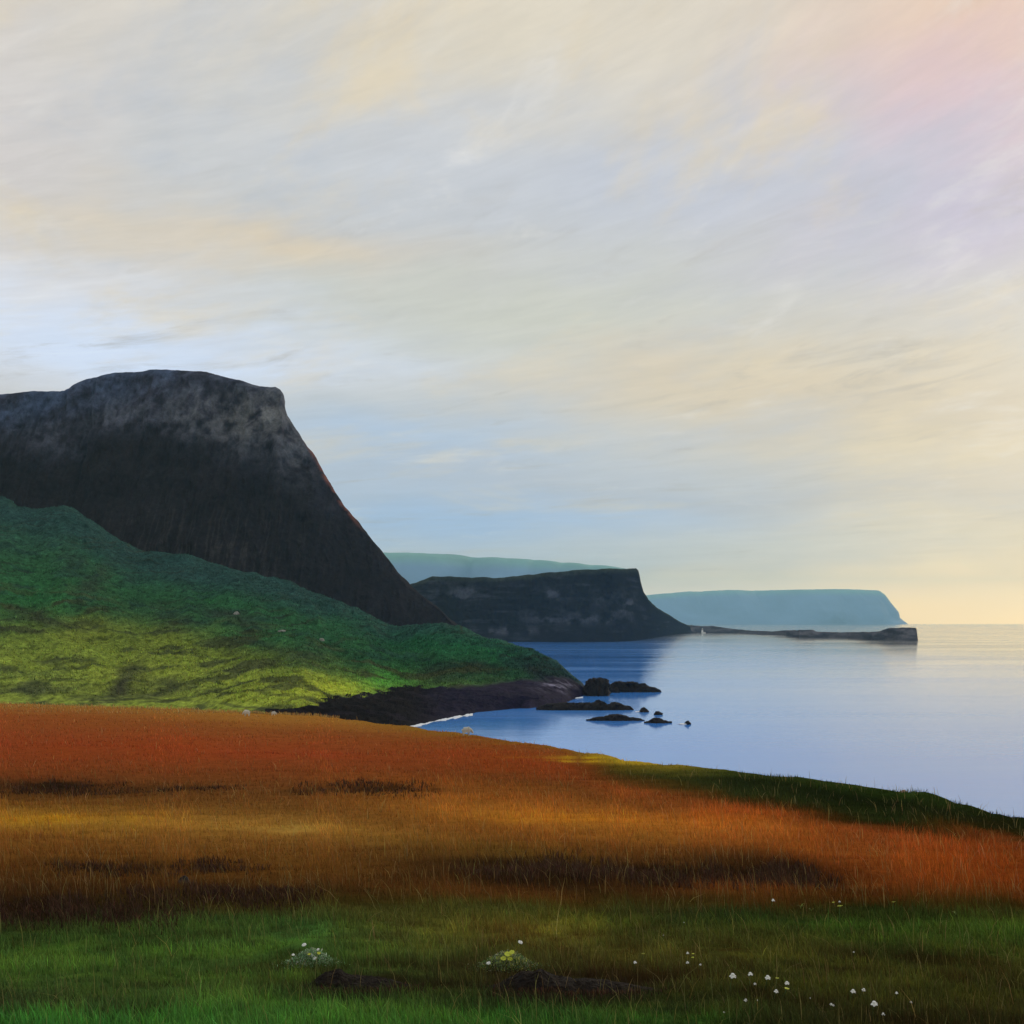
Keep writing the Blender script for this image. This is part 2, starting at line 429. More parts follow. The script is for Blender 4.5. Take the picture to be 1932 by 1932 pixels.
# --- the great headland
head_mat = coloured('headland_rock', noises=((.03, .4), (.22, .5), (.9, .35)), bump=.8, bdist=2., bscale=.25, spec=.02, rough=1.)
def headland():
    u = np.concatenate([np.linspace(-700, -20, 200, endpoint=False), np.linspace(-20, 925, 760)])
    top = cu([(-700, 800), (-300, 770), (0, 741), (60, 735), (125, 731), (140, 722), (165, 712), (210, 704), (250, 697), (290, 694), (340, 695), (390, 700), (440, 711), (475, 722), (500, 727), (522, 729), (531, 734),
              (535, 742), (537, 762), (545, 783), (556, 802), (575, 828), (590, 848), (600, 868), (620, 905), (650, 952), (690, 1000), (720, 1038), (745, 1072), (775, 1104), (805, 1132), (840, 1160), (870, 1186), (900, 1214), (925, 1238)])(u)
    dt = cs([(-700, 1300), (0, 1010), (535, 960), (740, 930), (925, 905)], 160)(u)
    db = cs([(-700, 1050), (0, 820), (400, 795), (740, 830), (925, 890)], 160)(u)
    ztop = H-(top-HZ)/F*dt
    x = (u-966)/F
    def row(d, z): return np.stack([x*d, d, z], -1)
    rows = [row(db-10, -4+0*u), row(db+(dt-db)*.35, ztop*.30), row(db+(dt-db)*.70, ztop*.66), row(db+(dt-db)*.90, ztop*.90), row(dt-4, ztop*.985), row(dt+6, ztop), row(dt+220, ztop*.98), row(dt+600, -5+0*u)]
    V = soft(loft(rows, [50, 70, 50, 16, 6, 20, 16]), 3)
    x_, y_, z_ = V[..., 0].copy(), V[..., 1].copy(), V[..., 2].copy()
    zt = np.maximum(ztop[None], 6); g = z_/zt
    k = np.clip(z_/25, 0, 1)*(1-.85*sstep(.96, 1.0, g))
    V[..., 1] -= k*(13*ridged(x_/30+fbm(x_/60, z_/60, 0, 40, 2)*.6, z_/130, y_/400, 41, 5)+5.*fbm(x_/9, z_/12, 0, 42, 5)+2.5*ridged(x_/4, z_/30, 0, 43, 3))
    V[..., 2] += np.clip(z_/40, 0, 1)*(2.2*fbm(x_/20, y_/26, 0, 44, 5))
    V[..., 0] += np.clip(z_/40, 0, 1)*1.6*fbm(y_/15, z_/9, x_/30, 45, 4)
    U, Vv = uv_of(V[..., 0], V[..., 1], V[..., 2])
    n = fbm(x_/6, z_/6, y_/20, 46, 5); nb = fbm(x_/34, z_/26, 0, 47, 4)
    col = np.zeros(V.shape)+np.array([.020, .0165, .0175])
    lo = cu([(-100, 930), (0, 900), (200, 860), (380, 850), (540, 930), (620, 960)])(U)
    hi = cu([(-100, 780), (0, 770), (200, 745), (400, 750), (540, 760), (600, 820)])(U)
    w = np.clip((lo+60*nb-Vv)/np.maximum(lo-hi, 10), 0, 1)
    col = mixc(col, [.066, .067, .098], w*.9*sstep(-1.1, .4, n))  # haze-like blue fade towards the top, put into the rock colour
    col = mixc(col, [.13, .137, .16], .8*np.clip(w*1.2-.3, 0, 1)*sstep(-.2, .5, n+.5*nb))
    sc_ = sstep(.35, .7, ridged(x_/2.6, z_/46, 0, 48, 3))*np.exp(-((U-380)/190)**2)*np.clip((Vv-930)/60, 0, 1)
    col = mixc(col, [.06, .05, .045], .5*sc_)
    # haze blue put into the left cap's colour, light painted on the prow
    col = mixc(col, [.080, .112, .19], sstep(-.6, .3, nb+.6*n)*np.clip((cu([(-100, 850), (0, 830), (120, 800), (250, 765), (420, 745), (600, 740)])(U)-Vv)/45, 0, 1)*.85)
    for (a, b, ru, rv, s) in ((505, 775, 48, 45, .85), (470, 800, 60, 45, .6), (390, 780, 70, 45, .4), (560, 860, 34, 55, .45)):
        wv = np.exp(-((U-a)/ru)**2-((Vv-b)/rv)**2)*sstep(-.45, .3, n)
        col = mixc(col, [.20, .195, .185], s*wv)
    # red rim light painted along the right hand edge
    e = np.clip(1-np.abs(U-cu([(740, 530), (850, 588), (905, 617), (952, 646), (1000, 684), (1072, 738)])(Vv))/8., 0, 1)*sstep(815, 850, Vv)*(1-sstep(960, 1010, Vv))
    col = mixc(col, [.24, .075, .045], .85*e*sstep(-.5, .1, n))
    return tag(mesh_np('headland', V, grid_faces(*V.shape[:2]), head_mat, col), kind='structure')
headland()

# --- the green hill running down to the cove
hill_mat = coloured('hill_grass', noises=((.06, .3), (.30, .5), (1.3, .55)), bump=.9, bdist=1.2, bscale=.5, spec=.02)
SH_TOP = cu([(540, 1352), (569, 1344), (619, 1324), (693, 1318), (762, 1303), (800, 1300), (860, 1308), (930, 1314), (1000, 1318), (1060, 1315), (1085, 1309), (1106, 1308)])
SH_Z = cu([(540, 3), (620, 4), (762, 4.5), (860, 4.), (1000, 2.6), (1085, 1.6), (1106, .4)])
hill_ridge = [(-700, 860), (-300, 905), (0, 939), (16, 943), (40, 957), (61, 961), (121, 958), (154, 971), (190, 993), (227, 1018), (259, 1034), (324, 1045), (364, 1054), (405, 1067), (478, 1077), (502, 1085), (539, 1097), (587, 1119),
              (648, 1143), (688, 1160), (735, 1184), (755, 1190), (786, 1181), (840, 1180), (868, 1187), (890, 1197), (948, 1211), (984, 1222), (1020, 1236), (1048, 1251), (1074, 1273), (1090, 1288), (1099, 1297), (1107, 1309)]
def green_hill():
    u = np.concatenate([np.linspace(-700, -20, 180, endpoint=False), np.linspace(-20, 1107, 860)])
    rv = cu(hill_ridge)(u)
    dbase = (H-SH_Z(np.maximum(u, 569)))*F/(SH_TOP(np.maximum(u, 569))-HZ)
    lf = sstep(300, 569, u)
    dbase = np.where(u < 569, 338*(1-lf)+dbase*lf, dbase)
    zb = np.where(u > 569, SH_Z(u)-.6, -1.2*(1-lf)+(SH_Z(u)-.6)*lf)
    dr = cs([(-700, 900), (0, 700), (500, 600), (740, 540), (840, 505), (984, 465), (1074, 434), (1107, 426), (1160, 410)], 70)(u)
    dr = np.maximum(dr, dbase+4)
    zr = H-(rv-HZ)/F*dr
    x = (u-966)/F
    def row(d, z): return np.stack([x*d, d, z], -1)
    def mid(t, z): d = dbase+(dr-dbase)*t; return row(d, zb+(zr-zb)*z)
    rows = [row(dbase-6, zb-3), row(dbase, zb), mid(.25, .20), mid(.5, .44), mid(.75, .72), mid(.93, .95), row(dr, zr), row(dr+30, zr*.97), row(dr+150, -4+0*u)]
    V = soft(loft(rows, [4, 70, 70, 60, 36, 12, 10, 14]), 5)
    x_, y_, z_ = V[..., 0].copy(), V[..., 1].copy(), V[..., 2].copy()
    k = np.clip(z_/10, 0, 1)
    V[..., 2] += k*(3.2*fbm(x_/30, y_/40, 0, 51, 4)+1.9*ridged(x_/13+y_/40, y_/26, 0, 52, 4)+.5*fbm(x_/3.5, y_/3.5, 0, 53, 3))
    # crag at the seaward foot
    foot = sstep(850, 960, 966+F*x_/y_)*(1-sstep(4, 9, z_))
    V[..., 1] -= foot*1.8*ridged(x_/7, z_/12, 0, 54, 4)
    U, Vv = uv_of(V[..., 0], V[..., 1], V[..., 2])
    U = U+26*fbm(x_/14, y_/14, 0, 55, 4); Vq = Vv+14*fbm(x_/10, y_/12, 5, 56, 4)
    r0 = cu(hill_ridge)(U); t = np.clip((Vq-r0)/np.maximum(1335-r0, 10), 0, 1)
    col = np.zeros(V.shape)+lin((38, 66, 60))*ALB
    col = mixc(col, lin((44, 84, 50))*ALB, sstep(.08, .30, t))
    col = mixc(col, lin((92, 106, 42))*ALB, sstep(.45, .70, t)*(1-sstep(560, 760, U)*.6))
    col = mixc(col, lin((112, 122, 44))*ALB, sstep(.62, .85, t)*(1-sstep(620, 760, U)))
    P = [(60, 1140, 90, 40, (44, 98, 50), .8), (40, 1030, 70, 30, (48, 84, 58), .6), (150, 1190, 120, 28, (122, 130, 44), .7), (330, 1215, 130, 34, (122, 130, 44), .7),
         (300, 1270, 150, 25, (122, 130, 44), .6), (640, 1298, 100, 20, (150, 156, 44), .7), (520, 1320, 120, 14, (122, 130, 44), .7), (730, 1285, 60, 22, (60, 128, 50), .7), (400, 1150, 60, 26, (44, 98, 54), .6), (470, 1200, 70, 20, (40, 100, 56), .6),
         (860, 1215, 90, 24, (36, 92, 56), .85), (950, 1235, 60, 16, (40, 100, 60), .7), (770, 1210, 60, 20, (34, 84, 52), .7), (640, 1175, 70, 24, (44, 90, 58), .6)]
    D = [(75, 1163, 70, 13, (54, 56, 38), .85, .22), (150, 1180, 30, 8, (54, 56, 38), .6, 0), (180, 1100, 30, 26, (48, 58, 46), .7, -.9), (140, 1065, 26, 20, (44, 54, 50), .55, .6), (420, 1160, 70, 14, (44, 54, 46), .85, .25), (480, 1205, 34, 10, (50, 58, 42), .7, .5),
         (320, 1160, 44, 12, (46, 56, 46), .6, .3), (60, 1300, 110, 12, (60, 64, 40), .8, -.03), (230, 1290, 40, 26, (52, 50, 38), .95, -.8), (290, 1308, 70, 10, (56, 56, 40), .8, 0), (330, 1288, 60, 12, (56, 58, 40), .75, .1),
         (420, 1270, 50, 10, (70, 78, 40), .7, -.2), (60, 1270, 90, 10, (72, 84, 42), .6, 0), (560, 1235, 60, 12, (52, 62, 40), .7, .1), (900, 1262, 70, 14, (36, 50, 42), .85, .1), (830, 1270, 40, 16, (40, 46, 38), .75, 0), (1010, 1262, 40, 18, (38, 48, 44), .9, .5), (860, 1190, 40, 10, (34, 60, 48), .5, .2), (1060, 1288, 50, 22, (34, 38, 46), .8, .4)]
    for a, b, ru, rv_, rgb, s in P: col = patch(col, U, Vq, a, b, ru, rv_, rgb, s)
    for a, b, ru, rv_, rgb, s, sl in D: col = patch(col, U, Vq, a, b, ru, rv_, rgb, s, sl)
    mot = fbm(x_/16, y_/9, z_/6, 58, 5)
    col = mixc(col, lin((58, 62, 36))*ALB, .85*sstep(.0, .30, mot)*sstep(.3, .5, t))
    col = mixc(col, lin((34, 60, 50))*ALB, .6*sstep(.06, .34, fbm(x_/12, y_/9, z_/7, 59, 5))*(1-sstep(.4, .6, t)))
    tr = np.sin(z_*2.4+5*fbm(x_/30, y_/30, 0, 60, 3))*.5+.5
    col = mixc(col, lin((44, 46, 32))*ALB, .6*sstep(.88, .97, tr)*sstep(-.1, .3, fbm(x_/20, z_/8, 0, 61, 3)))
    sp_ = fbm(x_/1.5, y_/2., z_/1.5, 62, 3)
    col = mixc(col, col*.45, .8*sstep(.12, .4, sp_)); col = mixc(col, col*1.5, .6*sstep(.15, .45, -sp_))
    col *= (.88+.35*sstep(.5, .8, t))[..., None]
    # bare rock at the foot of the seaward end
    rk = sstep(770, 830, U)*sstep(-6, 10, Vq-cu([(780, 1300), (850, 1298), (900, 1288), (960, 1284), (1030, 1276), (1070, 1274), (1107, 1285)])(U))
    col = mixc(col, lin((32, 27, 40))*ALB, rk)
    col = mixc(col, lin((108, 104, 118))*ALB, np.exp(-((U-1048)/26)**2-((Vq-1293)/8)**2)*sstep(-.2, .3, fbm(x_/2, y_/2, z_/2, 57, 3)))
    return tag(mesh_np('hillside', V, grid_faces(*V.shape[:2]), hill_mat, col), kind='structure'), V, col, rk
_, HILLV, HILLC, HILLR = green_hill()

# --- dark rocky shore of the cove
shore_mat = coloured('shore_rock', noises=((.3, .4), (1.5, .5)), bump=.9, bdist=.6, bscale=1.2, spec=.03, rough=.95)
def shore():
    u = np.linspace(500, 1108, 560)
    wl = cu([(500, 1392), (640, 1388), (740, 1377), (778, 1370), (822, 1360), (855, 1353), (890, 1347), (897, 1344), (948, 1339), (1016, 1333), (1040, 1326), (1060, 1320), (1085, 1316), (1100, 1312), (1108, 1310)])(u)
    dw = H*F/(wl-HZ)
    tz = SH_Z(np.clip(u, 540, 1106)); dtp = (H-tz)*F/(SH_TOP(np.clip(u, 540, 1106))-HZ)
    dtp = np.maximum(dtp, dw+2)
    x = (u-966)/F
    def row(d, z): return np.stack([x*d, d, z], -1)
    rows = [row(dw-6, -1.5+0*u), row(dw, .15+0*u), row(dw+(dtp-dw)*.5, tz*.5), row(dtp, tz), row(dtp+14, tz+.6), row(dtp+25, -2+0*u)]
    V = soft(loft(rows, [5, 26, 26, 10, 6]), 1)
    x_, y_, z_ = V[..., 0].copy(), V[..., 1].copy(), V[..., 2].copy()
    k = np.clip((z_+.2)/1.2, 0, 1)
    V[..., 2] += k*(.9*ridged(x_/4.5, y_/6, 0, 61, 5)+.25*fbm(x_/1.2, y_/1.2, 0, 62, 3))
    U, _ = uv_of(x_, y_, z_)
    col = np.zeros(V.shape)+lin((17, 14, 14))*ALB
    col = mixc(col, lin((27, 23, 36))*ALB, sstep(760, 860, U))
    col = mixc(col, lin((40, 36, 46))*ALB, .4*sstep(.1, .5, fbm(x_/5, y_/5, 0, 64, 4)))
    return tag(mesh_np('shore', V, grid_faces(*V.shape[:2]), shore_mat, col), kind='structure')
shore()

# ------------------------------------------------------------------ the foreground field
CR = cu([(-3000, 1318), (-600, 1321), (0, 1327), (200, 1333), (400, 1341), (520, 1348), (600, 1351), (700, 1363), (780, 1373), (880, 1385), (960, 1396), (1060, 1413), (1180, 1435), (1340, 1450), (1500, 1466), (1700, 1493), (1760, 1505), (1850, 1527), (1932, 1546), (2300, 1590), (5000, 1640)])
PEXP = .38
def dc_of(u): return 5*(752/(CR(u)-HZ))**(1/PEXP)
MOUNDS = [(590, 1800, .22, .10, .10), (962, 1800, .24, .11, .10), (700, 1845, .30, .09, -.05), (1120, 1850, .45, .10, -.05)]
def d_of_v(v): return 5*(752/(np.asarray(v, float)-HZ))**(1/PEXP)

def ground_z(x, y):
    x, y = np.asarray(x, float), np.asarray(y, float)
    d = np.maximum(y, .05); u = 966+F*x/np.maximum(d, .3)
    dc = dc_of(u); hc = (CR(u)-HZ)/F*dc
    h = d*752*(5/np.maximum(d, 5))**PEXP/F
    h = np.where(d < 5, 1.3-.076*d+.0276*d*d, h)
    past = np.maximum(d-dc, 0)
    h = np.where(d > dc, hc/dc*d+.5*past**2/dc, h)
    n = .022*fbm(x/.45, y/.45, 0, 71, 3)*(1-sstep(15, 40, d))
    n = n+.16*fbm(x/3.2, y/2.6, 0, 72, 3)*sstep(5, 16, d)+.5*fbm(x/16, y/9, 0, 73, 3)*sstep(18, 60, d)*(1-.6*sstep(.7, 1, d/dc))
    for (mu, mv, sx, sy, a) in MOUNDS:
        my = d_of_v(mv); mx = (mu-966)/F*my
        n = n+a*np.exp(-((x-mx)/sx)**2-((y-my)/(sy*2.2))**2)
    return H-h+n

def G(u, v):
    """the point of the field seen at (u, v) as world coordinates"""
    d = d_of_v(v)
    for _ in range(6):
        x = (u-966)/F*d; z = ground_z(x, d)
        vv = HZ+F*(H-z)/d
        d = d*(1+(vv-v)/(v-HZ)/PEXP*.6)
    x = (u-966)/F*d
    return np.stack([x, d, ground_z(x, d)], -1)

COLS = {
 0: [(1327, (150, 104, 50)), (1345, (140, 76, 38)), (1400, (140, 62, 36)), (1450, (128, 64, 36)), (1488, (84, 52, 36)), (1512, (116, 76, 38)), (1550, (152, 110, 40)), (1580, (124, 80, 38)), (1640, (98, 62, 32)), (1690, (72, 48, 33)), (1732, (46, 38, 30)), (1762, (42, 64, 32)), (1830, (52, 82, 38)), (1900, (46, 62, 38)), (1932, (42, 90, 42))],
 500: [(1348, (150, 104, 48)), (1375, (136, 76, 40)), (1420, (146, 62, 36)), (1455, (126, 65, 36)), (1490, (112, 68, 40)), (1530, (120, 80, 42)), (1560, (150, 108, 52)), (1590, (126, 84, 42)), (1640, (106, 68, 32)), (1680, (76, 50, 32)), (1712, (70, 66, 32)), (1740, (48, 72, 36)), (1800, (52, 82, 38)), (1860, (50, 70, 36)), (1932, (46, 88, 40))],
 1000: [(1402, (120, 92, 36)), (1412, (130, 72, 36)), (1440, (138, 60, 32)), (1480, (116, 68, 36)), (1510, (142, 84, 36)), (1545, (162, 104, 36)), (1580, (130, 80, 36)), (1612, (104, 74, 36)), (1640, (58, 40, 30)), (1670, (62, 42, 30)), (1690, (98, 60, 32)), (1720, (72, 74, 32)), (1760, (80, 80, 32)), (1810, (58, 62, 32)), (1860, (44, 46, 28)), (1932, (42, 76, 36))],
 1200: [(1437, (146, 124, 34)), (1447, (100, 90, 30)), (1462, (62, 62, 28)), (1475, (84, 60, 30)), (1495, (136, 70, 34)), (1520, (130, 76, 36)), (1550, (164, 104, 36)), (1600, (122, 76, 36)), (1640, (62, 42, 30)), (1680, (78, 50, 30)), (1710, (66, 62, 30)), (1740, (46, 62, 30)), (1800, (66, 68, 30)), (1850, (46, 44, 26)), (1932, (38, 66, 32))],
 1400: [(1456, (64, 72, 28)), (1475, (38, 46, 24)), (1500, (52, 58, 28)), (1515, (84, 56, 30)), (1530, (150, 76, 36)), (1560, (166, 96, 36)), (1600, (140, 80, 36)), (1625, (82, 52, 32)), (1655, (56, 40, 30)), (1680, (120, 66, 32)), (1705, (82, 60, 30)), (1730, (38, 56, 27)), (1790, (60, 65, 28)), (1850, (50, 56, 27)), (1932, (38, 48, 24))],
 1700: [(1493, (54, 72, 28)), (1515, (36, 44, 22)), (1545, (50, 60, 27)), (1560, (60, 50, 26)), (1576, (160, 80, 38)), (1620, (162, 86, 36)), (1650, (150, 76, 32)), (1690, (112, 64, 30)), (1715, (52, 62, 27)), (1760, (46, 72, 28)), (1800, (46, 52, 25)), (1850, (56, 62, 27)), (1932, (40, 42, 23))],
 1932: [(1546, (38, 48, 23)), (1575, (58, 50, 26)), (1592, (142, 70, 36)), (1620, (156, 76, 32)), (1660, (152, 72, 28)), (1700, (112, 66, 30)), (1720, (62, 66, 30)), (1760, (46, 72, 28)), (1820, (56, 62, 27)), (1932, (42, 44, 23))]}
_CU = sorted(COLS); _TAB = []
_T = np.linspace(0, 1, 301)
for cu_ in _CU:
    a = COLS[cu_]; c0 = float(CR(cu_)); tt = [(v-c0)/(1932-c0) for v, _ in a]; cc = np.array([lin(c) for _, c in a])
    _TAB.append(np.stack([np.interp(_T, tt, cc[:, i]) for i in range(3)], -1))
_TAB = np.array(_TAB)

def veg(x, y, z):
    """species map of the field: which plants grow where (base colours), with tussock shadow and crest highlight painted in"""
    u, v = uv_of(x, y, z)
    s = y/F
    nu = 60*fbm(x/(s*210), y/(s*600)*3, 0, 81, 4); nv = 9*fbm(x/(s*130), np.log(np.maximum(y, .3))*26, 0, 82, 5)
    u2 = u+nu; v2 = v+nv
    cr = CR(u2); t = np.clip((v2-cr)/(1932-cr), 0, 1)*300
    i = np.clip(np.searchsorted(_CU, u2, side='right')-1, 0, len(_CU)-2); ua = np.array(_CU)[i]; ub = np.array(_CU)[i+1]
    f = np.clip((u2-ua)/(ub-ua), 0, 1); f = f*f*(3-2*f)
    k = np.clip(t.astype(int), 0, 299); g = (t-k)[..., None]
    def tab(j): return _TAB[j, k]*(1-g)+_TAB[j, k+1]*g
    c = tab(i)*(1-f[..., None])+tab(i+1)*f[..., None]
    c = c*ALB
    c = c*.9+.1*c.mean(-1, keepdims=True)
    P = [(110, 1484, 105, 9, (44, 34, 28), .9), (330, 1488, 110, 6, (70, 48, 34), .7), (690, 1487, 90, 9, (46, 34, 28), .9), (600, 1494, 80, 6, (64, 46, 34), .6), (800, 1492, 70, 5, (60, 42, 32), .7),
         (200, 1632, 120, 12, (66, 46, 32), .7), (360, 1640, 120, 10, (72, 50, 32), .6), (100, 1712, 260, 20, (50, 36, 30), .7), (430, 1695, 140, 16, (62, 42, 32), .6),
         (1240, 1650, 330, 13, (48, 34, 26), .95), (980, 1630, 130, 14, (54, 38, 28), .8), (1480, 1645, 60, 14, (46, 33, 26), .95), (1400, 1607, 90, 6, (90, 54, 32), .7), (1560, 1664, 70, 5, (70, 44, 28), .7),
         (120, 1545, 160, 9, (172, 126, 42), .7), (1060, 1545, 150, 10, (178, 116, 38), .7), (540, 1562, 90, 10, (158, 128, 78), .7), (250, 1415, 240, 24, (140, 66, 40), .7), (950, 1440, 200, 24, (138, 64, 36), .6),
         (1830, 1625, 130, 24, (150, 78, 36), .6), (1830, 1665, 120, 20, (146, 72, 32), .6), (1330, 1545, 140, 14, (174, 96, 38), .6), (1130, 1430, 150, 6, (176, 150, 40), .9), (980, 1403, 70, 4, (128, 100, 38), .8),  # yellow strip along the right crest is a painted rim highlight
         (680, 1855, 120, 20, (44, 34, 26), .9), (1060, 1858, 170, 24, (42, 33, 25), .9), (60, 1932, 60, 14, (44, 96, 46), .6), (330, 1918, 70, 12, (50, 98, 46), .6), (930, 1925, 120, 10, (42, 92, 38), .6), (1270, 1928, 120, 12, (40, 88, 40), .6),  # first two dark entries paint the shadow beside the tussocks
         (560, 1760, 60, 24, (58, 100, 54), .6), (480, 1850, 160, 8, (70, 106, 40), .5), (150, 1790, 160, 8, (66, 104, 44), .5), (1600, 1745, 200, 14, (52, 78, 34), .35), (1780, 1770, 120, 10, (62, 84, 34), .35), (1120, 1745, 120, 18, (92, 96, 34), .6)]
    pn = np.clip(.72+1.3*fbm(x/(s*45), y/(s*120), 0, 84, 4), .1, 1.1)[..., None]
    for a, b, ru, rv, rgb, s_ in P: c = c+(patch(c, u2, v2, a, b, ru, rv, rgb, s_, 0., 1.3)-c)*pn
    lum = c@np.array([.3, .6, .1])
    c = c*(np.clip(lum/.13, .1, 3)**.22)[..., None]
    rd = sstep(.95, 1.4, c[..., 0]/c[..., 1])[..., None]
    c = c*(np.array([1.04, 1.10, .82])*(1-rd)+np.array([1.02, .96, .53])*rd)
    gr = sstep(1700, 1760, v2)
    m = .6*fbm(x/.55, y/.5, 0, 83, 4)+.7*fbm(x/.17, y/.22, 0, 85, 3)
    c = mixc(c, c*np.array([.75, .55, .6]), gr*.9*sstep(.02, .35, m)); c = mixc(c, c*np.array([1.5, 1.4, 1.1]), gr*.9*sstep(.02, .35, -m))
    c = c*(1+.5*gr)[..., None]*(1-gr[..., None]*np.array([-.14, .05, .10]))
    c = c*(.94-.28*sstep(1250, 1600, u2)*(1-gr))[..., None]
    for (a, b, ru, rv) in ((672, 1866, 105, 26), (1070, 1872, 170, 30)):  # darkens the ground where the tussocks' shadows lie
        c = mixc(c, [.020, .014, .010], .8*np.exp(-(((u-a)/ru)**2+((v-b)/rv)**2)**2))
    return c, u, v

field_mat = coloured('field_soil', noises=((1.2, .3), (9., .35)), bump=.8, bdist=.05, bscale=14., spec=0., rough=1.)
def field():
    uu = np.concatenate([np.linspace(-2400, -300, 120, endpoint=False), np.linspace(-300, 2232, 780), np.linspace(2240, 4300, 110)])
    w = np.concatenate([np.linspace(1, 0, 470), ])
    rows = []
    for d in np.geomspace(.35, 3.6, 14, endpoint=False): rows.append(np.full(uu.shape, d))
    for t in w: rows.append(d_of_v(CR(uu)+t*(2010-CR(uu))))
    for k in np.linspace(.03, 1.7, 60)**1.3: rows.append(dc_of(uu)*(1+k))
    D = np.array(rows); X = (uu[None]-966)/F*D
    Z = ground_z(X, D)
    Z = np.maximum(Z, -3)
    V = np.stack([X, D, Z], -1)
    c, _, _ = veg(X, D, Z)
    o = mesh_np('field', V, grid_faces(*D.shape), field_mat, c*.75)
    tag(o, kind='structure')
field()

# ------------------------------------------------------------------ grasses
grass_mat = coloured('grass_blades', noises=(), bump=0, rough=.8, spec=.05, translucent=.25)
def blades(name, P, h, wd, col, lean=.45, seg2=True, label=None):
    n = len(P)
    th = rng.uniform(0, 2*math.pi, n)
    w = np.stack([np.cos(th), np.sin(th), 0*th], -1)*(wd/2)[:, None]
    ph = rng.uniform(0, 2*math.pi, n); ln = np.abs(rng.normal(0, lean, n))
    bend = np.stack([np.cos(ph), np.sin(ph), 0*ph], -1)*(h*ln)[:, None]+np.array([-.10, 0, 0])*h[:, None]
    up = np.array([0, 0, 1.])*h[:, None]/np.sqrt(1+ln*ln)[:, None]
    if seg2:
        V = np.stack([P-w, P+w, P+.55*up+.32*bend-w*.75, P+.55*up+.32*bend+w*.75, P+up+bend], 1)
        i = np.arange(n)[:, None]*5
        Q = np.concatenate([i+np.array([[0, 1, 3]]), i+np.array([[0, 3, 2]]), i+np.array([[2, 3, 4]])], 0)
        C = np.stack([col*.6, col*.6, col, col, col*1.25], 1)
    else:
        V = np.stack([P-w, P+w, P+up+bend], 1); i = np.arange(n)[:, None]*3
        Q = i+np.array([[0, 1, 2]]); C = np.stack([col*.75, col*.75, col*1.2], 1)
    return tag(mesh_np(name, V, Q, grass_mat, C, smooth=False), kind='stuff')

def sample(n, u0, u1, v0=None, v1=2010., power=1.0):
    u = rng.uniform(u0, u1, n); c = CR(u) if v0 is None else v0
    v = c+(v1-c)*rng.uniform(0, 1, n)**power
    d = d_of_v(v); x = (u-966)/F*d
    return x, d, ground_z(x, d)

def vary(c, s=.28, hue=.10):
    n = len(c)
    return np.clip(c*np.exp(rng.normal(0, s, (n, 1)))*np.exp(rng.normal(0, hue, (n, 3))), .002, .8)

def meadow():
    x, y, z = [np.concatenate(q) for q in zip(sample(330000, -420, 2352), sample(100000, -1300, -420), sample(100000, 2352, 3400))]
    c, u, v = veg(x, y, z)
    shade = np.zeros(len(x))
    for (a, b, ru, rv) in ((672, 1862, 100, 21), (1070, 1868, 160, 24)):  # thins the blades where the tussock shadow is painted
        shade = np.maximum(shade, np.exp(-(((u-a)/ru)**2+((v-b)/rv)**2)**2))
    keep = rng.uniform(0, 1, len(x)) > .97*shade
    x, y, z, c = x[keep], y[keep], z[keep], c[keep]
    P = np.stack([x, y, z-.004], -1)
    sc_ = np.maximum(.35, y*.03)
    patchn = np.clip(.5+.75*fbm(x/sc_, y/sc_/1.6, 0, 91, 3), 0, 1.1)
    h = np.interp(y, [3, 5, 8, 14, 40, 120, 350], [.035, .04, .05, .085, .15, .26, .45])*np.exp(rng.normal(0, .3, len(x)))*(.4+1.2*patchn)*np.where(y > .75*dc_of(966+F*x/y), .6, 1.)
    w = np.maximum(np.interp(y, [3, 6, 12], [.0032, .004, .006]), y*.00055)
    c = vary(c)*np.interp(patchn, [.2, .8], [.8, 1.25])[:, None]
    green = c[:, 1] > c[:, 0]*.92
    near = y < 16
    blades('grass', P[green & near], h[green & near], w[green & near], c[green & near])
    a = ~(green & near)
    blades('moor_grass', P[a], h[a], w[a], c[a], .35, False)
    # pale seed heads and stray bleached stalks through the field
    x, y, z = sample(9000, -300, 2232, power=1.0)
    c, u, v = veg(x, y, z)
    kk = (v < 1715) | (rng.uniform(0, 1, len(x)) < .3); x, y, z, c = x[kk], y[kk], z[kk], c[kk]
    xe, ye, ze = sample(2600, -40, 640, v1=CR(300.)+9, power=1.6); ce, _, _ = veg(xe, ye, ze)
    x, y, z, c = np.r_[x, xe], np.r_[y, ye], np.r_[z, ze], np.r_[c, ce]
    pale = mixc(c, lin((196, 172, 110)), np.r_[np.full(len(x)-2600, .45), np.where(rng.uniform(0, 1, 2600) < .3, .9, .3)])
    h = np.interp(y, [3, 5, 12, 40, 350], [.09, .11, .2, .32, .7])*np.exp(rng.normal(0, .25, len(x)))
    blades('seed_stalks', np.stack([x, y, z], -1), h, np.maximum(.0022, y*.00042), vary(pale*.9, .25), .5, True)
meadow()

def hill_tufts():
    n = 110000; R, C = HILLV.shape[:2]
    i = rng.integers(4, R-24, n); j = rng.integers(150, C, n)
    P = HILLV[i, j]; c = HILLC[i, j]; ok = (HILLR[i, j] < .3) & (P[:, 2] > 3.5)
    P = P[ok]+rng.normal(0, .25, (ok.sum(), 3))*np.array([1, 1, 0]); c = c[ok]; d = P[:, 1]
    P[:, 2] -= .12
    h = .5*np.exp(rng.normal(0, .35, len(P))); w = .35*np.exp(rng.normal(0, .3, len(P)))
    blades('hill_grass', P, h, w, vary(c*1.05, .38, .1), .5, False)
hill_tufts()

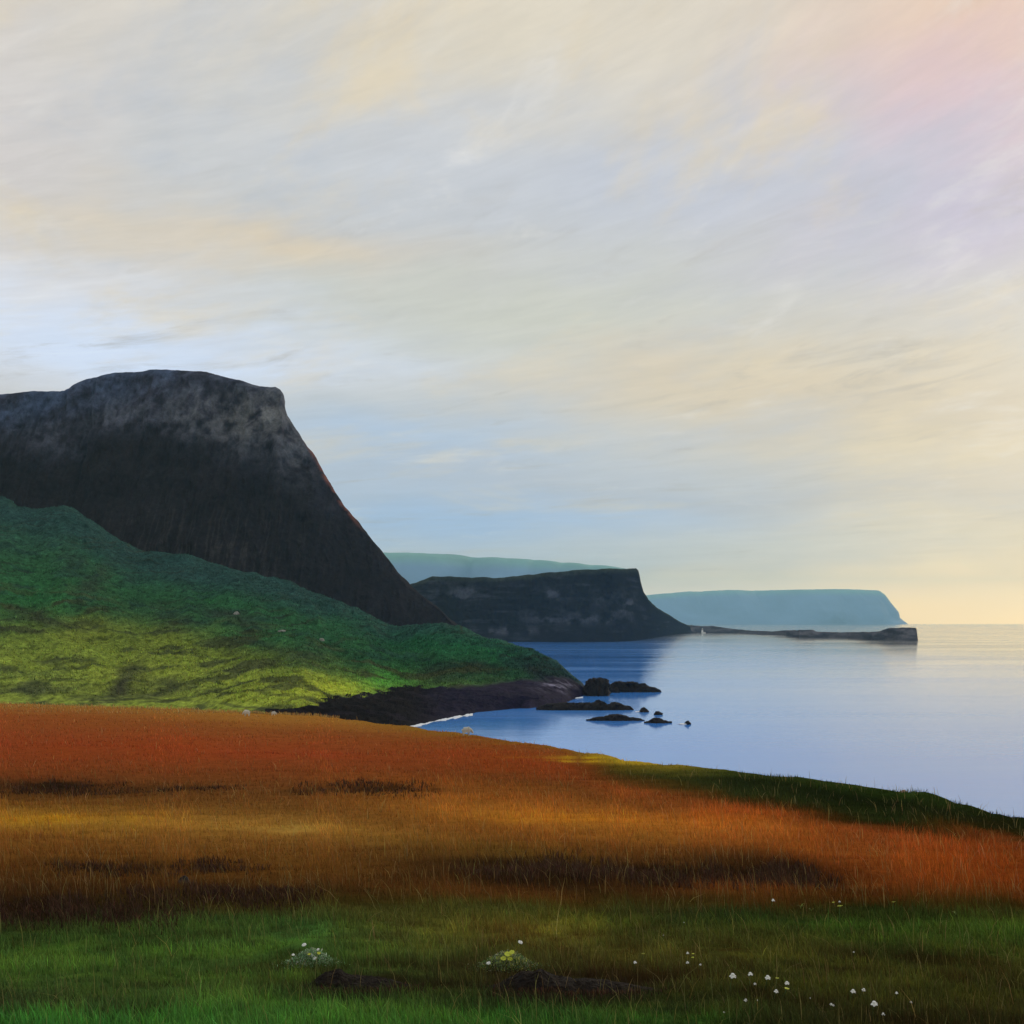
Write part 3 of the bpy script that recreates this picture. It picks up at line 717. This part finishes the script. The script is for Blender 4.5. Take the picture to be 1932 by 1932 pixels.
def heather():
    out = []
    for (a, b, ru, rv, n, hh) in ((1240, 1658, 320, 13, 10000, .12), (1000, 1640, 150, 12, 4000, .12), (1480, 1656, 62, 12, 3000, .17), (100, 1728, 280, 15, 7000, .09), (420, 1702, 190, 13, 4000, .08),
                                  (110, 1489, 130, 9, 1200, .2), (690, 1492, 130, 9, 1200, .2), (330, 1491, 130, 4, 600, .18), (300, 1640, 200, 9, 2600, .09), (690, 1862, 120, 13, 1500, .022), (1090, 1868, 180, 14, 2000, .024)):  # last two: short dark tufts softening the painted tussock shadows
        q = np.stack([rng.uniform(-1.1, 1.1, n), rng.normal(0, .6, n)], -1)
        q = q[rng.uniform(0, 1, n) < 1.15*np.cos(np.clip(q[:, 0], -1.1, 1.1)*1.4)]; n = len(q)
        u = a+ru*q[:, 0]; v = b+rv*q[:, 1]+rv*.6*fbm(u/40., u*0, 0, 96, 3)
        d = d_of_v(v); x = (u-966)/F*d
        clump = .35+.9*np.clip(.5+.9*fbm(u/17., v/40., 0, 95, 3), 0, 1.2)
        out.append((np.stack([x, d, ground_z(x, d)], -1), hh*clump*np.exp(rng.normal(0, .2, n)), np.maximum(.006, d*.0008)))
    P = np.concatenate([o[0] for o in out]); h = np.concatenate([o[1] for o in out]); w = np.concatenate([o[2] for o in out])
    c = np.zeros((len(P), 3))+np.array(lin((54, 38, 28)))*ALB
    blades('heather', P, h, w, vary(c, .35, .12), .5, True)
heather()

# ------------------------------------------------------------------ rocks in the bay
rock_mat = plain('wet_rock', (.017, .013, .011), .8, .2, .8, 1.5, .45)
def sea_rock(label, u0, u1, vb, prof, depth, seed, name='sea_rock', group='rocks in the bay'):
    """prof: (u, v of the top) along the rock; the rock stands in the sea at its waterline vb"""
    d = H*F/(vb-HZ); n = max(26, int((u1-u0)*1.4)); k = 22
    uu = np.linspace(u0, u1, n); tv = cu(prof)(uu); zt = np.maximum((vb-tv)/F*d, .12)
    e = np.sqrt(np.clip(1-np.abs(2*(uu-u0)/(u1-u0)-1)**3, 0, 1))
    uc = (u0+u1)/2; px = d/F
    a = np.linspace(-1, 1, k)
    X = np.repeat(((uu-uc)*px)[:, None], k, 1); Y = a[None]*depth*(.25+.75*e[:, None])
    sh = (1-np.abs(a)**2.6)[None]
    Z = -.6+(zt[:, None]+.6)*sh
    cx, cy = (uc-966)/F*d, d+depth*.6
    q = np.clip((Z+.6)/.9, 0, 1)
    am = .2+.2*np.minimum(zt, 3)[:, None]
    Z = Z+q*am*ridged((X+cx)/1.3, (Y+cy)/1.3, Z/2, seed, 4)
    Y = Y+q*am*2*fbm((X+cx)/1.1, Z/.8, 3, seed+5, 4); X = X+q*am*1.5*fbm((Y+cy)/1.1, Z/.8, 7, seed+9, 4)
    # close the rim: a skirt under water
    V = np.stack([X, Y, Z], -1)
    o = mesh_np(name, V, grid_faces(n, k), rock_mat)
    o.location = (cx, cy, 0)
    return tag(o, label, 'rock', group)

sea_rock('big blocky dark rock stack at the tip of the green hill', 1102, 1151, 1313, [(1102, 1306), (1106, 1290), (1110, 1284), (1122, 1282), (1140, 1281.5), (1147, 1286), (1151, 1300)], 3.6, 101)
sea_rock('low jagged reef tapering seaward behind the blocky stack', 1147, 1249, 1306, [(1147, 1296), (1158, 1290), (1170, 1287.5), (1182, 1289), (1192, 1288), (1205, 1292), (1215, 1292), (1225, 1297), (1237, 1299), (1244, 1302), (1249, 1305)], 2.4, 111)
r = sea_rock('small rounded rock with a pale flank between stack and jagged reef', 1151, 1169, 1307, [(1151, 1303), (1156, 1297), (1163, 1296), (1169, 1303)], 1.2, 121)
sea_rock('longest dark reef, with one sharp peak and a hump, below the stack', 1012, 1196, 1340, [(1012, 1337), (1030, 1330), (1060, 1328), (1090, 1328.5), (1112, 1328), (1124, 1326), (1129, 1320), (1133, 1325), (1145, 1331), (1153, 1329), (1160, 1326.5), (1168, 1327.5), (1175, 1332), (1188, 1334), (1196, 1339)], 2.2, 131)
sea_rock('thin low reef lying just in front of the longest reef', 1106, 1216, 1360, [(1106, 1358), (1120, 1355), (1140, 1353), (1155, 1350.5), (1163, 1350), (1178, 1351), (1192, 1355), (1205, 1357), (1216, 1359)], 1.3, 141)
sea_rock('humped rock with flat ends, in line after the thin reef', 1215, 1268, 1364.5, [(1215, 1363), (1226, 1360), (1232, 1356.5), (1240, 1355.5), (1246, 1357), (1252, 1360.5), (1268, 1362.5)], 1.2, 151)
sea_rock('small round rock with foam at its side, off the longest reef', 1206, 1224, 1344, [(1206, 1342), (1210, 1337.5), (1216, 1336), (1224, 1341)], .9, 161)
sea_rock('small dark rock without foam, seaward of the foamy round one', 1233, 1250, 1349, [(1233, 1347), (1238, 1343), (1243, 1342.5), (1250, 1346)], .9, 171)
sea_rock('outermost tiny rock with foam trailing from it', 1291, 1304, 1367, [(1291, 1365), (1295, 1361.5), (1299, 1361), (1304, 1365)], .7, 181)

foam_mat = plain('foam', (.82, .84, .86), .8, .2, .5, 3.)
def foam():
    Vs, Fs, n0 = [], [], 0
    def ribbon(us, vs, wv, seed):
        nonlocal n0
        us = np.asarray(us); vs = np.asarray(vs)
        wn = wv*(.15+np.clip(.5+1.1*fbm(us/9., us*0, 0, seed, 4), 0, 1.3))
        k = 5
        a = np.linspace(-1, 1, k)
        v = vs[:, None]+a[None]*wn[:, None]+1.2*fbm(us/14., us*0, 3, seed+3, 3)[:, None]
        d = H*F/(v-HZ)
        Z = .06+.22*(1-a**2)[None]*np.clip(wn/wv, 0, 1)[:, None]+.05*fbm(us[:, None]/3., a[None]*2, 0, seed+7, 2)
        V = np.stack([(us[:, None]-966)/F*d, d, Z], -1)
        Vs.append(V.reshape(-1, 3)); Fs.append(grid_faces(len(us), k)+n0); n0 += len(us)*k
    us = np.linspace(772, 892, 240)
    ribbon(us, cu([(772, 1372), (778, 1370.6), (800, 1366.5), (822, 1361), (855, 1354), (892, 1348)])(us), 2.6, 201)
    us = np.linspace(1030, 1100, 90); ribbon(us, cu([(1030, 1331), (1060, 1322.5), (1100, 1315)])(us), .7, 211)
    us = np.linspace(1199, 1214, 24); ribbon(us, 1343.8+0*us, 1.1, 221)
    us = np.linspace(1278, 1296, 24); ribbon(us, 1366.3+0*us, .9, 231)
    tag(mesh_np('surf_foam', np.concatenate(Vs), np.concatenate(Fs), foam_mat), kind='stuff')
foam()

# ------------------------------------------------------------------ lighthouse on the spit
white_paint = plain('white_paint', (.86, .85, .80), .6, .3)
dark_glass = plain('lantern_glass', (.35, .33, .28), .2, .5)
def cyl(bm, r0, r1, z0, z1, n=20):
    a = [bm.verts.new((r0*math.cos(2*math.pi*i/n), r0*math.sin(2*math.pi*i/n), z0)) for i in range(n)]
    b = [bm.verts.new((r1*math.cos(2*math.pi*i/n), r1*math.sin(2*math.pi*i/n), z1)) for i in range(n)]
    for i in range(n): bm.faces.new((a[i], a[(i+1) % n], b[(i+1) % n], b[i]))
    bm.faces.new(a[::-1]); bm.faces.new(b)
def box(bm, x0, x1, y0, y1, z0, z1):
    v = [bm.verts.new((x, y, z)) for x in (x0, x1) for y in (y0, y1) for z in (z0, z1)]
    for f in ((0, 1, 3, 2), (4, 6, 7, 5), (0, 4, 5, 1), (2, 3, 7, 6), (0, 2, 6, 4), (1, 5, 7, 3)): bm.faces.new([v[i] for i in f])
def lighthouse():
    d = 2900.; u = 1325
    t = empty('lighthouse', ((u-966)/F*d, d, H-(1195.5-HZ)/F*d))
    tag(t, 'tiny white lighthouse standing on the dark low spit', 'lighthouse')
    bm = bmesh.new(); cyl(bm, 3.0, 2.0, 0, 8.2); bm_obj('tower', bm, white_paint, t)
    bm = bmesh.new(); cyl(bm, 2.7, 2.7, 8.2, 8.7); g = bm_obj('gallery', bm, white_paint, t)
    bm = bmesh.new(); cyl(bm, 1.6, 1.6, 8.7, 11.0); bm_obj('lantern', bm, dark_glass, t)
    bm = bmesh.new(); cyl(bm, 1.9, .2, 11.0, 12.6); bm_obj('dome', bm, white_paint, t)
    bm = bmesh.new(); box(bm, -1., 7.5, -3.2, 2.4, 0, 3.6); c = bm_obj('keepers_house', bm, white_paint, t, smooth=False)
lighthouse()

# ------------------------------------------------------------------ sheep
wool = plain('wool', (.78, .74, .62), .95, .1, .8, 18., .12)
def sheep(label, u, v, rz, sc):
    p = G(u, v)
    me = bpy.data.meshes.new('sheep')
    vs = [(0, 0, .62), (.28, 0, .64), (-.30, 0, .62), (.48, 0, .58), (.60, 0, .40), (.70, 0, .24),
          (.24, .13, .34), (.25, .13, .02), (.24, -.13, .34), (.23, -.13, .02), (-.30, .13, .36), (-.33, .13, .02), (-.30, -.13, .36), (-.28, -.13, .02), (-.46, 0, .56)]
    es = [(0, 1), (0, 2), (1, 3), (3, 4), (4, 5), (1, 6), (6, 7), (1, 8), (8, 9), (2, 10), (10, 11), (2, 12), (12, 13), (2, 14)]
    rad = [.29, .26, .27, .16, .11, .07, .08, .04, .08, .04, .09, .04, .09, .04, .12]
    me.from_pydata(vs, es, []); me.materials.append(wool)
    o = bpy.data.objects.new('sheep', me); COL.objects.link(o)
    md = o.modifiers.new('Skin', 'SKIN')
    for i, r_ in enumerate(rad): me.skin_vertices[0].data[i].radius = (r_, r_)
    me.skin_vertices[0].data[0].use_root = True
    sb = o.modifiers.new('Subdivision', 'SUBSURF'); sb.levels = 2; sb.render_levels = 2
    o.location = p; o.rotation_euler = (0, 0, rz); o.scale = (sc,)*3
    return tag(o, label, 'sheep', 'sheep along the far edge of the field')
sheep('cream sheep grazing by itself at the field edge above the blue water', 880, 1388.5, 0.1, 1.1)
sheep('cream sheep, leftmost of two below the green hill', 466, 1351.5, 3.0, 1.3)
sheep('small cream sheep near the dark cove, right one of a pair', 516, 1350.5, .3, .9)

# ------------------------------------------------------------------ boulders
pale_rock = plain('pale_boulder', (.30, .29, .24), .9, .2, .8, 3., .3)
dark_rock = plain('dark_boulder', (.035, .030, .027), .9, .2, .8, 8., .3)
pink_rock = plain('pink_boulder', (.42, .27, .20), .9, .2, .8, 6., .3)
def boulder(label, loc, sx, sy, sz, mat, seed, group=None):
    bm = bmesh.new(); bmesh.ops.create_icosphere(bm, subdivisions=4, radius=1)
    for v in bm.verts:
        n = float(fbm(v.co.x*1.2+seed, v.co.y*1.2, v.co.z*1.2, seed, 4)); v.co *= 1+.35*n
        v.co.x *= sx; v.co.y *= sy; v.co.z = max(v.co.z, -.35)*sz
    o = bm_obj('boulder', bm, mat); o.location = loc
    return tag(o, label, 'boulder', group)
def on_hill(u, v):
    U, Vv = uv_of(HILLV[..., 0], HILLV[..., 1], HILLV[..., 2])
    i = np.argmin(((U-u)**2+(Vv-v)**2)[:250].ravel()); return HILLV.reshape(-1, 3)[i]
boulder('pale boulder high on the green hillside, largest of three', on_hill(446, 1160), 1.2, 1., 1.5, pale_rock, 301, 'pale boulders on the green hillside')
boulder('low flat pale boulder in the middle of the three on the hillside', on_hill(532, 1192), 1.4, 1., .6, pale_rock, 302, 'pale boulders on the green hillside')
boulder('small pale boulder nearest the cove, lowest of three on the hillside', on_hill(607, 1209), .9, .9, 1., pale_rock, 303, 'pale boulders on the green hillside')
p = G(347, 1676); boulder('small dark stone lying alone in the brown heather', p+np.array([0, 0, .05]), .075, .06, .10, dark_rock, 305)
p = G(1706, 1495); boulder('small pinkish stone on the green crest above the sea', p, .12, .09, .09, pink_rock, 306)

# ------------------------------------------------------------------ dark mounds standing in for the tussocks' shadows
shade_mat = plain('shade', (.026, .018, .013), .95, .1, 1., 30., .5)  # dark base colour standing in for shadow beside the tussocks
def shade_bank(label, u, v, w, hgt, dep, seed, spike):
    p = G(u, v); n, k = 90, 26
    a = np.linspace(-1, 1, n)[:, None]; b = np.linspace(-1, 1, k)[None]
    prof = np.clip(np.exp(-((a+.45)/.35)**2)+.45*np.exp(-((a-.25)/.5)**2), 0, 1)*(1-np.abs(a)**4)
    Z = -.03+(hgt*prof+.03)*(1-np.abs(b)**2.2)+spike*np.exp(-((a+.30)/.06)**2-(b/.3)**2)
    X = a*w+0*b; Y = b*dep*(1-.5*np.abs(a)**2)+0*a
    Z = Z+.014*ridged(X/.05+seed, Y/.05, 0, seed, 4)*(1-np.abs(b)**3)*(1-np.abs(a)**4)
    o = mesh_np('shade_bank', np.stack([X, Y, Z], -1), grid_faces(n, k), shade_mat); o.location = p
    return tag(o, label, 'peat bank', 'dark shadow patches in the green grass')
shade_bank('dark shadow patch, shaped as a low bank, on the right of the white flowering tussock', 672, 1862, .30, .075, .22, 401, .014)
shade_bank('broad dark shadow patch, shaped as a low bank, beside the yellow flowering tussock', 1070, 1868, .45, .085, .24, 402, .02)

# ------------------------------------------------------------------ flowers
petal_white = plain('white_petal', (.80, .78, .70), .6, .2)
petal_yellow = plain('yellow_petal', (.52, .55, .04), .5, .3)
centre_mat = plain('flower_centre', (.65, .55, .30), .7, .2)
stem_mat = plain('stem', (.06, .11, .03), .6, .2)
sprig_mat = plain('light_leaf', (.30, .42, .08), .5, .3)

def stem_bm(h, r=.0016, bend=.012):
    bm = bmesh.new(); rings = []
    for i in range(6):
        t = i/5; c = (bend*t*t, 0, h*t)
        rings.append([bm.verts.new((c[0]+r*math.cos(a*math.pi/3), r*math.sin(a*math.pi/3), c[2])) for a in range(6)])
    for p_, q in zip(rings, rings[1:]):
        for i in range(6): bm.faces.new((p_[i], p_[(i+1) % 6], q[(i+1) % 6], q[i]))
    return bm

def petals_bm(n, r, cx, cz, droop, width):
    bm = bmesh.new()
    for i in range(n):
        a = 2*math.pi*i/n+random.uniform(-.1, .1); ca, sa = math.cos(a), math.sin(a); dr = droop*random.uniform(.6, 1.4)
        pts = []
        for t, wd in ((.12, .35), (.45, .9), (.8, 1.), (1., .5)):
            rr = r*t; z = cz-dr*r*t*t+.002*(1-t)
            pts.append([bm.verts.new((cx+rr*ca-s*wd*width*sa/2, rr*sa+s*wd*width*ca/2, z)) for s in (-1, 0, 1)])
            pts[-1][1].co.z += .15*width
        for p_, q in zip(pts, pts[1:]):
            for j in (0, 1): bm.faces.new((p_[j], p_[j+1], q[j+1], q[j]))
    return bm

def dome_bm(r, cx, cz, sz=.7):
    bm = bmesh.new(); bmesh.ops.create_uvsphere(bm, u_segments=14, v_segments=9, radius=r)
    for v in bm.verts: v.co = Vector((v.co.x+cx, v.co.y, v.co.z*sz+cz))
    return bm

def flower_proto(name, kind):
    t = empty(name, (0, 0, -5))
    h = .075
    bm_obj('stem', stem_bm(h), stem_mat, t)
    if kind == 'white':
        bm_obj('petals', petals_bm(9, .0150, .012, h, .55, .0105), petal_white, t)
        bm_obj('flower_head', dome_bm(.0085, .012, h+.002, .8), petal_white, t)
    elif kind == 'yellow':
        bm_obj('petals', petals_bm(6, .0130, .012, h, -.35, .013), petal_yellow, t)
        bm_obj('flower_head', dome_bm(.0055, .012, h+.002, .8), petal_yellow, t)
    return t

def copy_tree(o):
    c = o.copy(); COL.objects.link(c)
    for ch in o.children:
        k = ch.copy(); COL.objects.link(k); k.parent = c
    return c

_used = set()
def place_flower(proto, u, v, size, label, cat, group):
    """size: picture width of the blossom; the head, not the foot, is at (u, v)"""
    o = proto if proto.name not in _used else copy_tree(proto); _used.add(proto.name)
    p = G(u, v+18)
    px = p[1]/F; sc = size*px/.030
    hgt = .075*sc
    # foot below the blossom: nudge depth so that the head shows at v
    for _ in range(8):
        hv = HZ+F*(H-(p[2]+hgt))/p[1]
        d = p[1]*(1+(hv-v)/(v-HZ)*.9); x = (u-966)/F*d; p = np.array([x, d, float(ground_z(x, d))])
    o.location = (p[0]-.012*sc, p[1], p[2]); o.scale = (sc,)*3
    o.rotation_euler = (random.uniform(-.15, .3), random.uniform(-.2, .2), random.uniform(-.5, .5))
    return tag(o, label, cat, group)

WF = flower_proto('white_flower', 'white'); YF = flower_proto('yellow_flower', 'yellow')
GW, GY = 'white flowers in the green grass', 'yellow flowers in the green grass'
WHITE = [
 (1383, 1839, 14, 'largest white flower, with two drooping petals, leftmost of the main loose row'),
 (1419.5, 1838, 11, 'bright white flower, second from the left in the main loose row'),
 (1449, 1842, 12, 'greyish white flower, third from the left in the main loose row'),
 (1485, 1853, 10, 'white flower just above the yellow blossom, right end of the main row'),
 (1423.5, 1854, 6, 'tiny white flower tucked under the second flower of the main row'),
 (1463.4, 1869, 10, 'bright white flower lying low at left of the yellow blossom'),
 (1406.7, 1885.5, 8, 'small white flower below the main row, left of a fainter one'),
 (1430, 1886.6, 5, 'faint white flower below the main row, beside a brighter small one'),
 (1528, 1882.5, 4, 'tiny faint white flower alone between the main row and the paired heads'),
 (1566, 1893, 7, 'left head of two white flowers touching near the bottom edge'),
 (1572, 1895, 6, 'right head of two white flowers touching near the bottom edge'),
 (1608, 1868, 11, 'white flower at left of the pair on the right side of the meadow'),
 (1625, 1864, 9, 'dimmer white flower at right of the pair on the meadow'),
 (1652.4, 1891.6, 14, 'big ragged greyish white flower below the pair on the right'),
 (1716, 1889, 6, 'small dull white flower farthest right in the meadow'),
 (1692.5, 1873, 7, 'dull grey flower between the ragged big one and the farthest right one'),
 (1666.5, 1913, 8, 'faint greenish white flower closest to the bottom edge'),
 (1201.5, 1815.7, 8, 'single greyish white flower right of the broad shadow bank'),
 (1298.7, 1798, 7, 'upper white flower beside the small yellow blossoms'),
 (1299, 1814, 7, 'lower white flower beneath the small yellow blossoms'),
 (1319.6, 1819, 6, 'small white flower right of the cluster with yellow blossoms'),
 (1611, 1795, 4, 'tiny white speck of a flower high above the pair on the right'),
 (1290, 1740, 3.5, 'tiny white speck of a flower near the brown heather, central'),
 (1253, 1764, 3.5, 'tiny white speck of a flower above the greyish single one'),
 (1459, 1698, 8, 'pale flower where the green grass meets the rust coloured grass'),
 (1586, 1701, 5, 'small pale flower among yellow blossoms at the edge of the rust grass'),
 (1366, 1909, 5, 'faint greenish white flower at the bottom, under the largest one')]
YELLOW = [
 (1307, 1799, 6, 'upper yellow blossom of two beside small white flowers'),
 (1308.5, 1806, 6, 'lower yellow blossom of two beside small white flowers'),
 (1479, 1864, 10, 'bright yellow green blossom at the right end of the main white row'),
 (1467.4, 1846, 8, 'dull yellow green blossom between third and last flower of the main row'),
 (1575.4, 1702.6, 6, 'small yellow blossom left of the brightest one by the rust grass'),
 (1589, 1711, 11, 'brightest yellow green blossom at the edge of the rust grass'),
 (1690, 1703, 8, 'lone yellow green blossom under the rust grass on the right'),
 (1214, 1800, 7, 'dim yellow blossom above the single greyish flower')]
for u, v, s, l in WHITE: place_flower(WF, u, v, s*.88, l, 'flower', GW)
for u, v, s, l in YELLOW: place_flower(YF, u, v, s, l, 'flower', GY)

def sprig(label, u, v, wpx, seed):
    r_ = random.Random(seed); p = G(u, v+6); px = p[1]/F
    t = empty('grass_sprig', p); bm = bmesh.new()
    for i in range(7):
        a = r_.uniform(0, 6.28); L_ = wpx*px*r_.uniform(.6, 1.); w = max(.003, 1.3*px); ca, sa = math.cos(a), math.sin(a)
        prev = None
        for t_ in (0, .35, .7, 1.):
            c = (L_*.7*t_*t_*ca, L_*.7*t_*t_*sa, L_*(.9*t_-.35*t_*t_)); ww = w*(1-t_*.9)
            cur = (bm.verts.new((c[0]-ww*sa, c[1]+ww*ca, c[2])), bm.verts.new((c[0]+ww*sa, c[1]-ww*ca, c[2])))
            if prev: bm.faces.new((prev[0], prev[1], cur[1], cur[0]))
            prev = cur
    bpy.data.objects.remove(t)
    o = bm_obj('grass_sprig', bm, sprig_mat); o.location = p
    return tag(o, label, 'grass sprig', 'light green sprigs in the dark grass')
sprig('curved light green sprig below the rust grass, left of a second one', 1511, 1708, 16, 1)
sprig('second light green sprig under the rust grass, nearer the yellow blossoms', 1531, 1713, 13, 2)
sprig('light green sprig under the rust grass at far right', 1803, 1720, 13, 3)
sprig('pale slanting sprig in the green grass at right, left one of two', 1747, 1767, 13, 4)
sprig('pale slanting sprig near the right edge of the green grass', 1805, 1763, 11, 5)

# flowering tussocks
tus_mat = coloured('tussock_leaves', noises=(), bump=0, rough=.55, spec=.3, translucent=.25)
def tussock(label, u, v, wpx, hpx, c1, c2, blooms, seed):
    p = G(u, v+hpx*.45); px = p[1]/F
    t = empty('flowering_tussock', p); tag(t, label, 'plant', 'flowering tussocks')
    n = 5200; g = np.random.default_rng(seed); R = wpx*px/2; hh = hpx*px*.62
    dv = g.normal(0, 1, (n, 3)); dv /= np.linalg.norm(dv, axis=1)[:, None]; dv[:, 2] = np.abs(dv[:, 2])
    lump = 1+.45*fbm(dv[:, 0]*2.2+seed, dv[:, 1]*2.2, dv[:, 2]*2.2, seed, 3)
    q = g.normal(0, .5, (n, 2)); rr = np.exp(-(q**2).sum(1)*1.1)
    P = np.stack([q[:, 0]*R, q[:, 1]*R*.7, hh*1.25*rr*g.uniform(0, 1, n)**.7*(.6+.6*lump)*.6], -1)
    ln = .010*np.exp(g.normal(0, .35, n)); w = ln*.30
    dr = dv*.5+g.normal(0, .55, (n, 3))+np.array([0, 0, .45]); dr /= np.linalg.norm(dr, axis=1)[:, None]
    sd_ = np.cross(dr, g.normal(0, 1, (n, 3))); sd_ /= np.linalg.norm(sd_, axis=1)[:, None]
    up = dr*ln[:, None]; wv = sd_*(w/2)[:, None]
    c = np.where(g.uniform(0, 1, (n, 1)) < .65, lin(c1)*ALB, lin(c2)*ALB)
    c = np.where(g.uniform(0, 1, (n, 1)) < .35+.5*(1-rr[:, None]), lin((60, 84, 44))*ALB, c); c = vary(c, .3, .1)
    V = np.stack([P-wv*.4, P+wv*.4, P+.5*up-wv, P+.5*up+wv, P+up], 1); i = np.arange(n)[:, None]*5
    Q = np.concatenate([i+np.array([[0, 1, 3]]), i+np.array([[0, 3, 2]]), i+np.array([[2, 3, 4]])], 0)
    C = np.stack([c, c, c, c, c*1.1], 1)
    f = mesh_np('foliage', V, Q, tus_mat, C, smooth=False, parent=t)
    for (bu, bv, s, k) in blooms:
        sc = s*px/.03
        bm = petals_bm(7, .015, 0, 0, .4 if k == 'w' else -.2, .012)
        b = bm_obj('blossom', bm, petal_white if k == 'w' else petal_yellow, t)
        b.location = ((bu-u)*px, -R*.35, hpx*px*.45+(v-bv)*px+.012); b.scale = (sc,)*3; b.rotation_euler = (.5, random.uniform(-.3, .3), 0)
tussock('grey green tussock with small white blossoms at the dark shadow bank', 588, 1797, 92, 60, (110, 142, 100), (158, 168, 146), [(576, 1781, 9, 'w'), (596, 1806, 9, 'w'), (602, 1790, 6, 'w'), (556, 1800, 6, 'w'), (604, 1798, 7, 'y'), (586, 1800, 6, 'y')], 11)
tussock('tussock with a bright yellow clump on the broad dark shadow bank', 958, 1802, 100, 60, (120, 126, 96), (160, 164, 70), [(958, 1800, 13, 'y'), (950, 1808, 11, 'y'), (966, 1796, 10, 'y'), (962, 1809, 10, 'y'), (982, 1776, 9, 'w'), (922, 1815, 8, 'w')], 12)

# ------------------------------------------------------------------ air
HAZE = True
if HAZE:
    hm = bpy.data.materials.new('haze'); hm.use_nodes = True; nt = hm.node_tree
    for n in list(nt.nodes): nt.nodes.remove(n)
    out = nt.nodes.new('ShaderNodeOutputMaterial'); pv = nt.nodes.new('ShaderNodeVolumePrincipled')
    pv.inputs['Color'].default_value = (.46, .82, 1., 1); pv.inputs['Density'].default_value = 4.5e-5; pv.inputs['Anisotropy'].default_value = 0.
    nt.links.new(pv.outputs[0], out.inputs['Volume'])
    try: hm.cycles.homogeneous_volume = True
    except Exception: pass
    bm = bmesh.new(); box(bm, -27500, 27500, -27500, 27500, -25, 1000); hz = bm_obj('haze', bm, hm, smooth=False)
    tag(hz, kind='stuff')

# ------------------------------------------------------------------ camera, render
cd = bpy.data.cameras.new('camera'); cam = bpy.data.objects.new('camera', cd); COL.objects.link(cam)
cam.location = (0, 0, H); cam.rotation_euler = (math.radians(90), 0, 0)
cd.sensor_width = 36; cd.lens = 36*F/1932; cd.shift_y = (HZ-966)/1932
cd.clip_start = .05; cd.clip_end = 120000
S.camera = cam
S.render.engine = 'CYCLES'
S.view_settings.view_transform = 'Standard'; S.view_settings.look = 'None'; S.view_settings.exposure = 0; S.view_settings.gamma = 1
S.cycles.max_bounces = 5; S.cycles.diffuse_bounces = 2; S.cycles.glossy_bounces = 2; S.cycles.transmission_bounces = 2; S.cycles.volume_bounces = 1
S.cycles.use_denoising = True
try: S.cycles.denoiser = 'OPENIMAGEDENOISE'
except Exception: pass
S.cycles.caustics_reflective = False; S.cycles.caustics_refractive = False
